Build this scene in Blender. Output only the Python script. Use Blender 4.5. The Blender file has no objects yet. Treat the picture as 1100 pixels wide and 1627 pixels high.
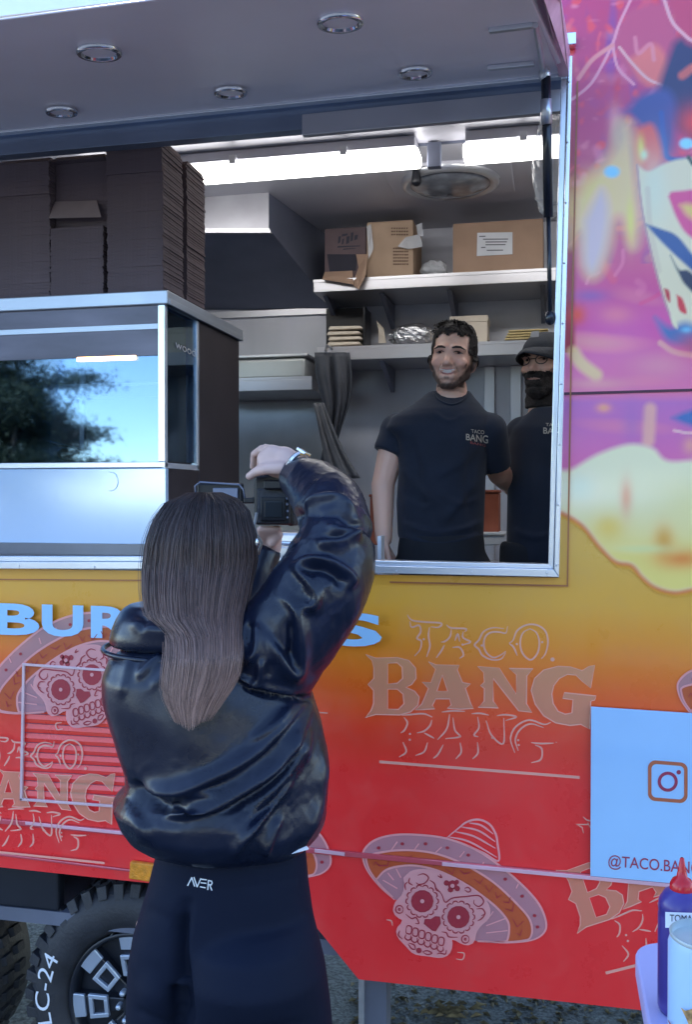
import bpy, math, random
import numpy as np
from mathutils import Vector, Matrix, Euler
from mathutils.bvhtree import BVHTree
from math import pi, sin, cos, radians, sqrt
random.seed(4); rng = np.random.default_rng(4)
C = bpy.context.scene.collection
sc = bpy.context.scene

# ------------------------------------------------------------------ camera, sky, sun, exposure
CAM = Vector((0, -2.42, 1.80))
ROT = Euler((radians(90 - 0.9), 0, radians(12.4)), 'XYZ')
cd = bpy.data.cameras.new('camera'); cam = bpy.data.objects.new('camera', cd); C.objects.link(cam)
cam.location = CAM; cam.rotation_euler = ROT
cd.sensor_fit = 'VERTICAL'; cd.sensor_height = 24; cd.lens = 24 * 1500 / 1627
cd.clip_start = 0.05; cd.clip_end = 3000
sc.camera = cam
SUN_EL, SUN_AZ = radians(42), radians(-28)      # azimuth measured from +y towards +x
w = bpy.data.worlds.new('World'); sc.world = w; w.use_nodes = True
nt = w.node_tree; bg = nt.nodes['Background']
sky = nt.nodes.new('ShaderNodeTexSky'); sky.sky_type = 'NISHITA'; sky.sun_disc = False
sky.sun_elevation = SUN_EL; sky.sun_rotation = SUN_AZ; sky.air_density = .8; sky.dust_density = 0.0; sky.ozone_density = 1.2
nt.links.new(sky.outputs[0], bg.inputs[0]); bg.inputs[1].default_value = 0.14
sl = bpy.data.lights.new('sun', 'SUN'); so = bpy.data.objects.new('sun', sl); C.objects.link(so)
sl.energy = 3.2; sl.angle = radians(0.5); sl.color = (1, .95, .87)
sd = Vector((sin(SUN_AZ) * cos(SUN_EL), cos(SUN_AZ) * cos(SUN_EL), sin(SUN_EL)))
so.rotation_euler = (-sd).to_track_quat('-Z', 'Y').to_euler(); so.location = (0, 5, 8)
sc.view_settings.view_transform = 'Standard'; sc.view_settings.look = 'None'
sc.view_settings.gamma = 1; sc.view_settings.exposure = 2.42
sc.cycles.max_bounces = 8; sc.cycles.transparent_max_bounces = 16

# ------------------------------------------------------------------ helpers
RM = ROT.to_matrix()
def ray(u, v): return RM @ Vector(((u - 550) / 1500, -(v - 813.5) / 1500, -1))
def P(u, v, Y):
    d = ray(u, v); return CAM + d * ((Y - CAM.y) / d.y)
def PZ(u, v, z):
    d = ray(u, v); return CAM + d * ((z - CAM.z) / d.z)
def PN(u, v, Y): return np.array(P(u, v, Y))
RMn = np.array(RM); CAMn = np.array(CAM)
def topx(V):                                # world points -> photograph coordinates
    q = (np.asarray(V) - CAMn) @ RMn
    return 550 + 1500 * q[:, 0] / -q[:, 2], 813.5 - 1500 * q[:, 1] / -q[:, 2]
def lin(*c):
    c = np.array(c, float) / 255; return tuple(np.where(c <= .04045, c / 12.92, ((c + .055) / 1.055) ** 2.4))
def mat(name, col, rough=.5, metal=0, var=.08, scale=8, bump=0, bscale=60, coat=0, alpha=1, emit=None, es=0, spec=.5, stretch=None, rvar=0, sheen=0):
    m = bpy.data.materials.new(name); m.use_nodes = True; t = m.node_tree; b = t.nodes['Principled BSDF']
    I = b.inputs; I['Roughness'].default_value = rough; I['Metallic'].default_value = metal
    I['Coat Weight'].default_value = coat; I['Coat Roughness'].default_value = .08; I['Alpha'].default_value = alpha
    I['Specular IOR Level'].default_value = spec; I['Sheen Weight'].default_value = sheen
    tc = t.nodes.new('ShaderNodeTexCoord'); src = tc.outputs['Object']
    mp = t.nodes.new('ShaderNodeMapping'); t.links.new(src, mp.inputs[0]); src = mp.outputs[0]
    if stretch: mp.inputs['Scale'].default_value = stretch
    n = t.nodes.new('ShaderNodeTexNoise'); n.inputs['Scale'].default_value = scale; n.inputs['Detail'].default_value = 5
    t.links.new(src, n.inputs[0])
    cr = t.nodes.new('ShaderNodeValToRGB'); t.links.new(n.outputs[0], cr.inputs[0])
    c = np.array(col[:3]); e = cr.color_ramp.elements
    e[0].position = .3; e[1].position = .7
    e[0].color = (*np.clip(c * (1 - var), 0, 1), 1); e[1].color = (*np.clip(c * (1 + var), 0, 1), 1)
    t.links.new(cr.outputs[0], I['Base Color'])
    if rvar:
        mr = t.nodes.new('ShaderNodeMapRange'); t.links.new(n.outputs[0], mr.inputs[0])
        mr.inputs[1].default_value = .3; mr.inputs[2].default_value = .7
        mr.inputs[3].default_value = rough - rvar; mr.inputs[4].default_value = rough + rvar; t.links.new(mr.outputs[0], I['Roughness'])
    if bump:
        n2 = t.nodes.new('ShaderNodeTexNoise'); n2.inputs['Scale'].default_value = bscale; n2.inputs['Detail'].default_value = 4
        t.links.new(src, n2.inputs[0]); bp = t.nodes.new('ShaderNodeBump'); bp.inputs['Strength'].default_value = bump
        bp.inputs['Distance'].default_value = .01; t.links.new(n2.outputs[0], bp.inputs['Height']); t.links.new(bp.outputs[0], I['Normal'])
    if emit: I['Emission Color'].default_value = (*emit, 1); I['Emission Strength'].default_value = es
    return m
ORG = {}
def org(p): return ORG.get(p.name, Vector((0, 0, 0))) if p is not None else Vector((0, 0, 0))
class MB:
    def __init__(s): s.v = []; s.f = []
    def add(s, V, F):
        o = len(s.v); s.v += [tuple(map(float, p)) for p in V]; s.f += [tuple(i + o for i in f) for f in F]; return s
    def box(s, a, b):
        x0, y0, z0 = a; x1, y1, z1 = b
        return s.add([(x0,y0,z0),(x1,y0,z0),(x1,y1,z0),(x0,y1,z0),(x0,y0,z1),(x1,y0,z1),(x1,y1,z1),(x0,y1,z1)],
              [(0,3,2,1),(4,5,6,7),(0,1,5,4),(1,2,6,5),(2,3,7,6),(3,0,4,7)])
    def hexa(s, p): return s.add(p, [(0,3,2,1),(4,5,6,7),(0,1,5,4),(1,2,6,5),(2,3,7,6),(3,0,4,7)])
    def prism(s, pts, d):       # planar polygon extruded by vector d
        n = len(pts); d = np.array(d); pts = [np.array(p) for p in pts]
        F = [tuple(range(n)), tuple(range(2 * n - 1, n - 1, -1))] + [(i, i + n, (i + 1) % n + n, (i + 1) % n) for i in range(n)]
        return s.add(pts + [p + d for p in pts], F)
    def tube(s, pts, r, n=8, flat=1):
        pts = [Vector(p) for p in pts]; m = len(pts)
        if not hasattr(r, '__len__'): r = [r] * m
        V = []; up = Vector((0, 0, 1)); pa = None
        for i, p in enumerate(pts):
            t = (pts[min(i + 1, m - 1)] - pts[max(i - 1, 0)]).normalized()
            if pa is None:
                a = t.cross(up)
                if a.length < .1: a = t.cross(Vector((1, 0, 0)))
            else: a = pa - t * pa.dot(t)
            a.normalize(); b = t.cross(a); pa = a
            for k in range(n):
                q = 2 * pi * k / n; V.append(p + a * cos(q) * r[i] + b * sin(q) * r[i] * flat)
        F = [(i*n+k, i*n+(k+1)%n, (i+1)*n+(k+1)%n, (i+1)*n+k) for i in range(m-1) for k in range(n)]
        F += [tuple(range(n))[::-1], tuple((m-1)*n + k for k in range(n))]
        return s.add(V, F)
    def cap(s, p0, p1, r0, r1, n=14):    # round cone
        p0, p1 = Vector(p0), Vector(p1); d = (p1 - p0); L = max(d.length, 1e-5); d /= L
        pts, rr = [], []
        for q in (80, 60, 40, 20): pts.append(p0 - d * r0 * sin(radians(q))); rr.append(r0 * cos(radians(q)))
        for k in range(5): pts.append(p0 + d * L * k / 4); rr.append(r0 + (r1 - r0) * k / 4)
        for q in (20, 40, 60, 80): pts.append(p1 + d * r1 * sin(radians(q))); rr.append(r1 * cos(radians(q)))
        return s.tube(pts, rr, n)
    def ell(s, c, r, M=None, n=24, m=14):
        V = []; c = Vector(c)
        for i in range(m + 1):
            a = pi * i / m
            for k in range(n):
                q = 2 * pi * k / n; p = Vector((r[0]*sin(a)*cos(q), r[1]*sin(a)*sin(q), r[2]*cos(a)))
                V.append(c + (M @ p if M else p))
        return s.add(V, [(i*n+k, (i+1)*n+k, (i+1)*n+(k+1)%n, i*n+(k+1)%n) for i in range(m) for k in range(n)])
    def loft(s, rows, n=40, e=2.3):       # rows: centre, rx, ry (horizontal super-ellipses)
        V = []
        for c, rx, ry in rows:      # turned so that the width runs across the line of sight
            fx, fy = c[0]-CAM.x, c[1]-CAM.y; L = math.hypot(fx, fy); fx /= L; fy /= L
            for k in range(n):
                q = 2 * pi * k / n; a, b = cos(q), sin(q); a = rx * math.copysign(abs(a) ** (2/e), a); b = ry * math.copysign(abs(b) ** (2/e), b)
                V.append((c[0] + fy*a + fx*b, c[1] - fx*a + fy*b, c[2]))
        m = len(rows)
        F = [(i*n+k, i*n+(k+1)%n, (i+1)*n+(k+1)%n, (i+1)*n+k) for i in range(m-1) for k in range(n)]
        F += [tuple(range(n))[::-1], tuple((m-1)*n + k for k in range(n))]
        return s.add(V, F)
    def build(s, name, m, parent=None, smooth=False, bevel=0, loc=None): return mk(name, s.v, s.f, m, parent, smooth, bevel, loc)
def mk(name, V, F, m, parent=None, smooth=False, bevel=0, loc=None):
    o0 = Vector(loc) if loc is not None else org(parent)
    me = bpy.data.meshes.new(name)
    V = np.asarray(V, float) - np.array(o0)
    me.from_pydata(V.tolist(), [], [tuple(f) for f in F]); me.validate(); me.update()
    if m: me.materials.append(m)
    if smooth: me.polygons.foreach_set('use_smooth', [True] * len(me.polygons))
    o = bpy.data.objects.new(name, me); C.objects.link(o); ORG[o.name] = o0
    if parent is not None:
        o.parent = parent; o.location = o0 - org(parent)
    else: o.location = o0
    if bevel:
        b = o.modifiers.new('bevel', 'BEVEL'); b.width = bevel; b.segments = 2; b.limit_method = 'ANGLE'; b.angle_limit = radians(40)
    return o
def halfw(uL, uR, c): return (uR-uL)/2/1500*abs((RM.transposed() @ (Vector(c)-CAM)).z)*.985
def tag(o, label=None, cat=None, group=None, kind=None):
    if label: o['label'] = label
    if cat: o['category'] = cat
    if group: o['group'] = group
    if kind: o['kind'] = kind
    return o
def thing(name, loc, label, cat, group=None):
    o = bpy.data.objects.new(name, None); C.objects.link(o); o.location = loc; o.empty_display_size = .1
    ORG[o.name] = Vector(loc); return tag(o, label, cat, group)
def fuse(mb, voxel, it=6, fac=.5):          # voxel union of overlapping solids, smoothed; returns arrays
    o = mk('fuse', mb.v, mb.f, None); r = o.modifiers.new('r', 'REMESH'); r.mode = 'VOXEL'; r.voxel_size = voxel
    sm = o.modifiers.new('s', 'SMOOTH'); sm.iterations = it; sm.factor = fac
    dg = bpy.context.evaluated_depsgraph_get(); e = o.evaluated_get(dg); me = e.to_mesh()
    V = np.empty(len(me.vertices) * 3); me.vertices.foreach_get('co', V); V = V.reshape(-1, 3)
    N = np.empty(len(me.vertices) * 3); me.vertices.foreach_get('normal', N); N = N.reshape(-1, 3)
    F = [tuple(p.vertices) for p in me.polygons]
    e.to_mesh_clear(); bpy.data.objects.remove(o); return V, N, F
def segdist(U, W, pts):                     # signed distance (px) and parameter to a polyline
    best = np.full(U.shape, 1e9); sg = np.zeros(U.shape); par = np.zeros(U.shape)
    L = [0]
    for a, b in zip(pts[:-1], pts[1:]): L.append(L[-1] + math.dist(a, b))
    for i, (a, b) in enumerate(zip(pts[:-1], pts[1:])):
        dx, dy = b[0]-a[0], b[1]-a[1]; l2 = dx*dx+dy*dy + 1e-9
        t = np.clip(((U-a[0])*dx+(W-a[1])*dy)/l2, 0, 1); px, py = U-a[0]-t*dx, W-a[1]-t*dy
        d = np.hypot(px, py); k = d < best
        best = np.where(k, d, best); sg = np.where(k, np.sign(dx*py-dy*px), sg); par = np.where(k, (L[i]+t*math.sqrt(l2))/L[-1], par)
    return best, sg, par
def smooth_line(pts, n=6):                  # Catmull-Rom
    p = [np.array(q, float) for q in pts]; p = [2*p[0]-p[1]] + p + [2*p[-1]-p[-2]]; out = []
    for i in range(1, len(p)-2):
        for k in range(n):
            t = k/n; out.append(.5*((2*p[i])+(-p[i-1]+p[i+1])*t+(2*p[i-1]-5*p[i]+4*p[i+1]-p[i+2])*t*t+(-p[i-1]+3*p[i]-3*p[i+1]+p[i+2])*t**3))
    out.append(p[-2]); return [tuple(q) for q in out]
def folds(V, N, lst, facing=None):
    U, W = topx(V); d = np.asarray(V) - CAMn; d /= np.linalg.norm(d, axis=1)[:, None]
    f = np.clip(-(d * N).sum(1) * 2.2, 0, 1); A = np.zeros(len(V))
    for pts, amp, w1, w2 in lst:
        D, S, T = segdist(U, W, smooth_line(pts)); ww = np.where(S > 0, w1, w2)
        A += amp * np.exp(-(D/ww)**2) * np.clip(np.minimum(T, 1-T)*5 + .15, 0, 1)
    return V + N * (A * f)[:, None]
def textmesh(txt, size=1, offset=0, font_sp=1):
    cu = bpy.data.curves.new('t', 'FONT'); cu.body = txt; cu.size = size; cu.offset = offset; cu.space_character = font_sp
    cu.resolution_u = 4
    o = bpy.data.objects.new('t', cu); C.objects.link(o); dg = bpy.context.evaluated_depsgraph_get(); e = o.evaluated_get(dg); me = e.to_mesh()
    V = np.array([v.co[:] for v in me.vertices]); F = [tuple(p.vertices) for p in me.polygons]
    e.to_mesh_clear(); bpy.data.objects.remove(o); return V, F
def fit_text(txt, quad, offset=0, sp=1):    # text stretched over the photo quad (tl, tr, bl, br), returns px points
    V, F = textmesh(txt, 1, offset, sp); a = V[:, :2].min(0); b = V[:, :2].max(0); s = (V[:, :2]-a)/(b-a)
    tl, tr, bl, br = [np.array(q, float) for q in quad]
    Q = (1-s[:, 1:])*((1-s[:, :1])*bl+s[:, :1]*br) + s[:, 1:]*((1-s[:, :1])*tl+s[:, :1]*tr)
    return Q, F
def drape(Q, F, tree, off=.002):            # px points -> points just in front of a surface
    out = []
    for u, v in Q:
        d = ray(u, v).normalized(); h = tree.ray_cast(CAM, d)
        out.append(h[0] - d * off if h[0] is not None else None)
    ok = [p for p in out if p is not None]; mean = sum(ok, Vector()) / len(ok)
    return [p if p is not None else mean for p in out]

# ------------------------------------------------------------------ materials
M = {}
M['metal'] = mat('brushed_aluminium', (.62,.63,.66), .32, .85, var=.06, scale=4, bump=.05, bscale=30, stretch=(1,1,12), rvar=.05)
M['steel'] = mat('stainless_steel', (.5,.5,.53), .34, .75, var=.08, scale=2, rvar=.06)
M['canopy'] = mat('canopy_lining', (.90,.84,.88), .36, .25, var=.06, scale=2, rvar=.05)
M['ceiling'] = mat('ceiling_panel', (.52,.52,.58), .45, .2, var=.05, scale=3)
M['backwall'] = mat('grey_steel_backsplash', (.40,.41,.46), .42, .45, var=.16, scale=2.2, stretch=(2,2,.7), rvar=.08)
M['darkmetal'] = mat('dark_hood_metal', (.17,.19,.26), .45, .5, var=.2, scale=3)
M['chrome'] = mat('chrome', (.75,.76,.8), .1, 1)
M['frame'] = mat('anodised_frame', (.8,.84,.9), .24, .6, var=.04)
M['black'] = mat('black_plastic', (.007,.008,.012), .4, var=.1, spec=.35)
M['blackrub'] = mat('black_rubber', (.02,.022,.03), .62, var=.25, scale=14, bump=.25, bscale=120)
M['rod'] = mat('black_gas_strut', (.01,.012,.02), .25)
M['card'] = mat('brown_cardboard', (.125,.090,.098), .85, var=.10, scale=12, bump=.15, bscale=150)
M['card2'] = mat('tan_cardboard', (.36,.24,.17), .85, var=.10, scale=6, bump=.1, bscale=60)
M['white'] = mat('white_plastic', (.72,.78,.86), .3, var=.03)
M['case'] = mat('case_white_panel', (.55,.72,.95), .12, .25, var=.02)
M['casetop'] = mat('case_top_metal', (.45,.5,.56), .35, .6, var=.05)
M['caseside'] = mat('case_dark_side', (.045,.035,.04), .5, .2, var=.2, scale=5)
M['amber'] = mat('amber_lens', (.75,.28,.02), .25, var=.25, scale=60, bump=.3, bscale=300)
M['ink'] = mat('print_tan', (.72,.50,.32), .4, alpha=.42, var=.05)
M['inkline'] = mat('print_pale_line', (.92,.52,.42), .4, alpha=.68, var=.03)
M['inkpink'] = mat('print_pink', (.92,.42,.43), .4, alpha=.75, var=.04)
M['inkgrey'] = mat('print_grey_pink', (.52,.34,.40), .4, alpha=.6, var=.04)
M['inkorange'] = mat('print_orange', (.62,.14,.05), .4, alpha=.7, var=.05)
M['inkred'] = mat('print_dark_red', (.38,.03,.05), .4, var=.05)
M['blueletter'] = mat('pale_blue_vinyl', (.36,.66,.98), .35, var=.02)
M['poster'] = mat('pale_blue_poster', (.36,.62,.96), .3, var=.02)
M['posterink'] = mat('poster_plum_ink', (.36,.04,.10), .4, var=.1)
M['posterorange'] = mat('poster_rust_ink', (.50,.14,.07), .4, var=.1)
M['tube'] = mat('lit_diffuser', (.9,.9,.9), .4, emit=(1,.98,.95), es=2.3)
M['warm'] = mat('warm_heat_lamp', (.9,.6,.3), .4, emit=(1,.55,.2), es=1.6)
M['skin'] = mat('skin', (.74,.46,.36), .5, var=.05, scale=20, bump=.04, bscale=200)
M['skinw'] = mat('pale_skin', (.66,.45,.39), .5, var=.05, scale=20, bump=.04, bscale=200)
M['tee'] = mat('navy_black_cotton', (.007,.013,.030), .85, var=.15, scale=10, bump=.12, bscale=40, sheen=.1)
M['trousers'] = mat('black_trousers', (.010,.013,.020), .85, var=.15)
M['leather'] = mat('black_leather', (.006,.010,.026), .30, var=.2, scale=12, bump=.05, bscale=260, spec=.42, rvar=.05)
M['lining'] = mat('black_cuff_knit', (.008,.009,.014), .75)
M['leggings'] = mat('navy_leggings', (.006,.010,.025), .7, spec=.12, var=.08, scale=5, bump=.05, bscale=400)
M['foil'] = mat('crumpled_foil', (.7,.7,.72), .2, .95, bump=1, bscale=45)
M['bag'] = mat('clear_plastic_bag', (.75,.78,.82), .15, alpha=.45)
M['cream'] = mat('cream_paper', (.62,.55,.46), .8, var=.1)
M['yellow'] = mat('yellow_paper', (.5,.40,.20), .8, var=.2)
M['brick'] = mat('rust_red_plastic', (.32,.09,.05), .6, var=.2)
M['redcap'] = mat('red_cap', (.55,.01,.02), .25)
M['purple'] = mat('indigo_bottle', (.055,.04,.23), .3, var=.08)
M['lilac'] = mat('lilac_table', (.42,.42,.72), .4, var=.03)
M['white2'] = mat('blue_white_can', (.42,.62,.9), .3, var=.03)
M['watch'] = mat('silver_watch', (.8,.8,.78), .2, .9)
M['screen'] = mat('camera_screen', (.03,.035,.04), .08)
M['teeth'] = mat('teeth', (.82,.78,.74), .4)
M['lip'] = mat('lips', (.42,.17,.15), .5)
M['eye'] = mat('eye_dark', (.03,.02,.018), .2)
M['hairm'] = mat('dark_brown_hair', (.014,.010,.010), .55, spec=.25, var=.5, scale=60, bump=.8, bscale=120)
M['beard'] = mat('beard_hair', (.025,.018,.016), .7, var=.5, scale=90, bump=.8, bscale=200)
M['alloy'] = mat('alloy_face', (.45,.52,.64), .3, .5)
M['alloyd'] = mat('black_alloy', (.02,.024,.035), .35, .3)
def glassmat(name, refl, tint=(.85,.9,.92)):
    m = bpy.data.materials.new(name); m.use_nodes = True; t = m.node_tree; t.nodes.clear()
    o = t.nodes.new('ShaderNodeOutputMaterial'); mx = t.nodes.new('ShaderNodeMixShader'); g = t.nodes.new('ShaderNodeBsdfGlossy'); tr = t.nodes.new('ShaderNodeBsdfTransparent')
    g.inputs['Roughness'].default_value = .03; g.inputs[0].default_value = (.5,.74,1,1); tr.inputs[0].default_value = (*tint, 1)
    lw = t.nodes.new('ShaderNodeLayerWeight'); lw.inputs[0].default_value = .5
    mr = t.nodes.new('ShaderNodeMapRange'); mr.inputs[3].default_value = refl; mr.inputs[4].default_value = 1
    t.links.new(lw.outputs['Fresnel'], mr.inputs[0]); t.links.new(mr.outputs[0], mx.inputs[0])
    t.links.new(tr.outputs[0], mx.inputs[1]); t.links.new(g.outputs[0], mx.inputs[2]); t.links.new(mx.outputs[0], o.inputs[0]); return m
M['glass'] = glassmat('case_glass', .085, (.6,.65,.7)); M['glass2'] = glassmat('side_glass', .10, (.85,.87,.9))
# body paint: printed wrap, ochre over orange over red, by height
def bodymat():
    m = mat('printed_body_wrap', (.5,.1,.1), .28, coat=.5); t = m.node_tree; b = t.nodes['Principled BSDF']
    ge = t.nodes.new('ShaderNodeNewGeometry'); sx = t.nodes.new('ShaderNodeSeparateXYZ'); t.links.new(ge.outputs['Position'], sx.inputs[0])
    nz = t.nodes.new('ShaderNodeTexNoise'); nz.inputs['Scale'].default_value = 1.6; t.links.new(ge.outputs['Position'], nz.inputs[0])
    ma = t.nodes.new('ShaderNodeMath'); ma.operation = 'MULTIPLY_ADD'; ma.inputs[1].default_value = .09; t.links.new(nz.outputs[0], ma.inputs[0]); t.links.new(sx.outputs[2], ma.inputs[2])
    mr = t.nodes.new('ShaderNodeMapRange'); mr.inputs[1].default_value = .9; mr.inputs[2].default_value = 1.7; t.links.new(ma.outputs[0], mr.inputs[0])
    cr = t.nodes.new('ShaderNodeValToRGB'); t.links.new(mr.outputs[0], cr.inputs[0]); e = cr.color_ramp.elements
    st = [(0,(.86,.035,.038)),(.28,(.84,.032,.032)),(.44,(.84,.055,.022)),(.58,(.86,.14,.016)),(.72,(.84,.28,.016)),(.85,(.82,.40,.045)),(1,(.80,.44,.07))]
    e[0].position = 0; e[0].color = (*st[0][1], 1); e[1].position = 1; e[1].color = (*st[-1][1], 1)
    for p, c in st[1:-1]: q = e.new(p); q.color = (*c, 1)
    dn = t.nodes.new('ShaderNodeTexNoise'); dn.inputs['Scale'].default_value = 7; dn.inputs['Detail'].default_value = 9; dn.inputs['Roughness'].default_value = .7; t.links.new(ge.outputs['Position'], dn.inputs[0])
    dr = t.nodes.new('ShaderNodeMapRange'); dr.inputs[1].default_value = .5; dr.inputs[2].default_value = .8; dr.inputs[4].default_value = .09; t.links.new(dn.outputs[0], dr.inputs[0])
    dm = t.nodes.new('ShaderNodeMix'); dm.data_type = 'RGBA'; dm.inputs[7].default_value = (.45,.32,.26,1); t.links.new(dr.outputs[0], dm.inputs[0]); t.links.new(cr.outputs[0], dm.inputs[6])
    t.links.new(dm.outputs[2], b.inputs['Base Color'])
    rr_ = t.nodes.new('ShaderNodeMapRange'); rr_.inputs[1].default_value = .3; rr_.inputs[2].default_value = .75; rr_.inputs[3].default_value = .2; rr_.inputs[4].default_value = .5; t.links.new(dn.outputs[0], rr_.inputs[0]); t.links.new(rr_.outputs[0], b.inputs['Roughness'])
    wn = t.nodes.new('ShaderNodeTexNoise'); wn.inputs['Scale'].default_value = 2.2; t.links.new(ge.outputs['Position'], wn.inputs[0]); wb = t.nodes.new('ShaderNodeBump'); wb.inputs['Strength'].default_value = .12; wb.inputs['Distance'].default_value = .02; t.links.new(wn.outputs[0], wb.inputs['Height']); t.links.new(wb.outputs[0], b.inputs['Normal']); t.links.new(wb.outputs[0], b.inputs['Coat Normal'])
    return m
M['body'] = bodymat()
def artmat():
    m = mat('printed_artwork', (.5,.1,.1), .3, coat=.35); t = m.node_tree; b = t.nodes['Principled BSDF']
    a = t.nodes.new('ShaderNodeVertexColor'); a.layer_name = 'art'; t.links.new(a.outputs[0], b.inputs['Base Color']); return m
M['art'] = artmat()

# ------------------------------------------------------------------ ground
gm = mat('asphalt', (.048,.055,.066), .9, var=.5, scale=90, bump=.9, bscale=140)
tag(mk('ground', [(-400,-400,0),(400,-400,0),(400,400,0),(-400,400,0)], [(0,1,2,3)], gm), 'grey asphalt ground under and around the food trailer', None, None, 'structure')

vm = mat('gritty_lightened_verge', (.15,.165,.165), .95, var=.6, scale=70, bump=1, bscale=110)  # added ground sheet, made paler to offset the shade under the trailer
tag(mk('verge', [(-6,-.3,.004),(3.5,-.3,.004),(3.5,6,.004),(-6,6,.004)], [(0,1,2,3)], vm), 'gritty grey green verge added below the trailer, lightened against its shade', None, None, 'structure')
# ------------------------------------------------------------------ food trailer shell
T = thing('food_trailer', (-1, 1, 0), 'orange and red printed food trailer with its serving hatch propped open', 'food trailer')
def part(name, mb, m, parent=T, **k): return mb.build(name, m, parent, **k)
zt = 3.15
XL = -4.2; XR = 1.75
sillz = 1.8 - (903-790) * .0016        # replaced by traced points below
# traced outline points of the hatch opening (on the outer skin)
FO = [P(-60, 902, 0), P(888, 918, 0), P(909.5, 88, 0)]      # outer frame: bottom left, bottom right, top right
def shift(p, q, d):                                       # helper for frame widths
    return p
zbl, zbr = FO[0].z, FO[1].z
lowL = (XL, 0, FO[0].z + (FO[0].z-FO[1].z)/(FO[0].x-FO[1].x)*(XL-FO[0].x))
# lower side panel with the wheel arch cut
pb = [lowL, tuple(FO[1]), (XR, 0, FO[1].z), (XR, 0, P(1000,1600,0).z), tuple(P(570,1556,0)), tuple(P(500,1470,0)), tuple(P(470,1428,0)), tuple(P(235,1403,0)), tuple(P(0,1378,0)), (XL, 0, P(0,1378,0).z)]
part('side_panel', MB().prism(pb, (0, .02, 0)), M['body'])
# upper skin left above the hatch and right
HT = P(905, 84, 0)
part('header_panel', MB().prism([(XL,0,P(0,200,0).z+.02),(HT.x,0,HT.z+.0),(HT.x,0,zt),(XL,0,zt)], (0,.02,0)), M['body'])
# inner lining of the lower wall and jamb
part('wall_lining', MB().box((XL+.02,.021,.95),(XR-.02,.05,FO[1].z-.09)), M['steel'])
part('jamb_lining', MB().box((P(884,500,0).x+.012,.021,1.5),(XR-.02,.05,3.08)), M['metal'])
part('trailer_floor', MB().box((XL,.05,.56),(XR-.03,2.12,.6)), M['darkmetal'])
part('roof', MB().box((XL-.02,-.02,3.15),(XR+.02,2.2,3.2)), M['white'])
part('ceiling_panel', MB().box((XL,.05,3.09),(XR-.03,2.12,3.12)), M['ceiling'])
part('rear_wall', MB().box((XL,2.12,.6),(XR,2.16,3.15)), M['backwall'])
part('end_wall', MB().box((XR-.03,.02,.53),(XR,2.12,3.15)), M['backwall'])
part('end_wall', MB().box((XL,.02,.53),(XL+.03,2.12,3.15)), M['backwall'])
# ceiling seams
for yy in (.62, 1.02): part('ceiling_seam', MB().box((XL,yy,3.083),(XR-.04,yy+.012,3.092)), M['darkmetal'])
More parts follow.
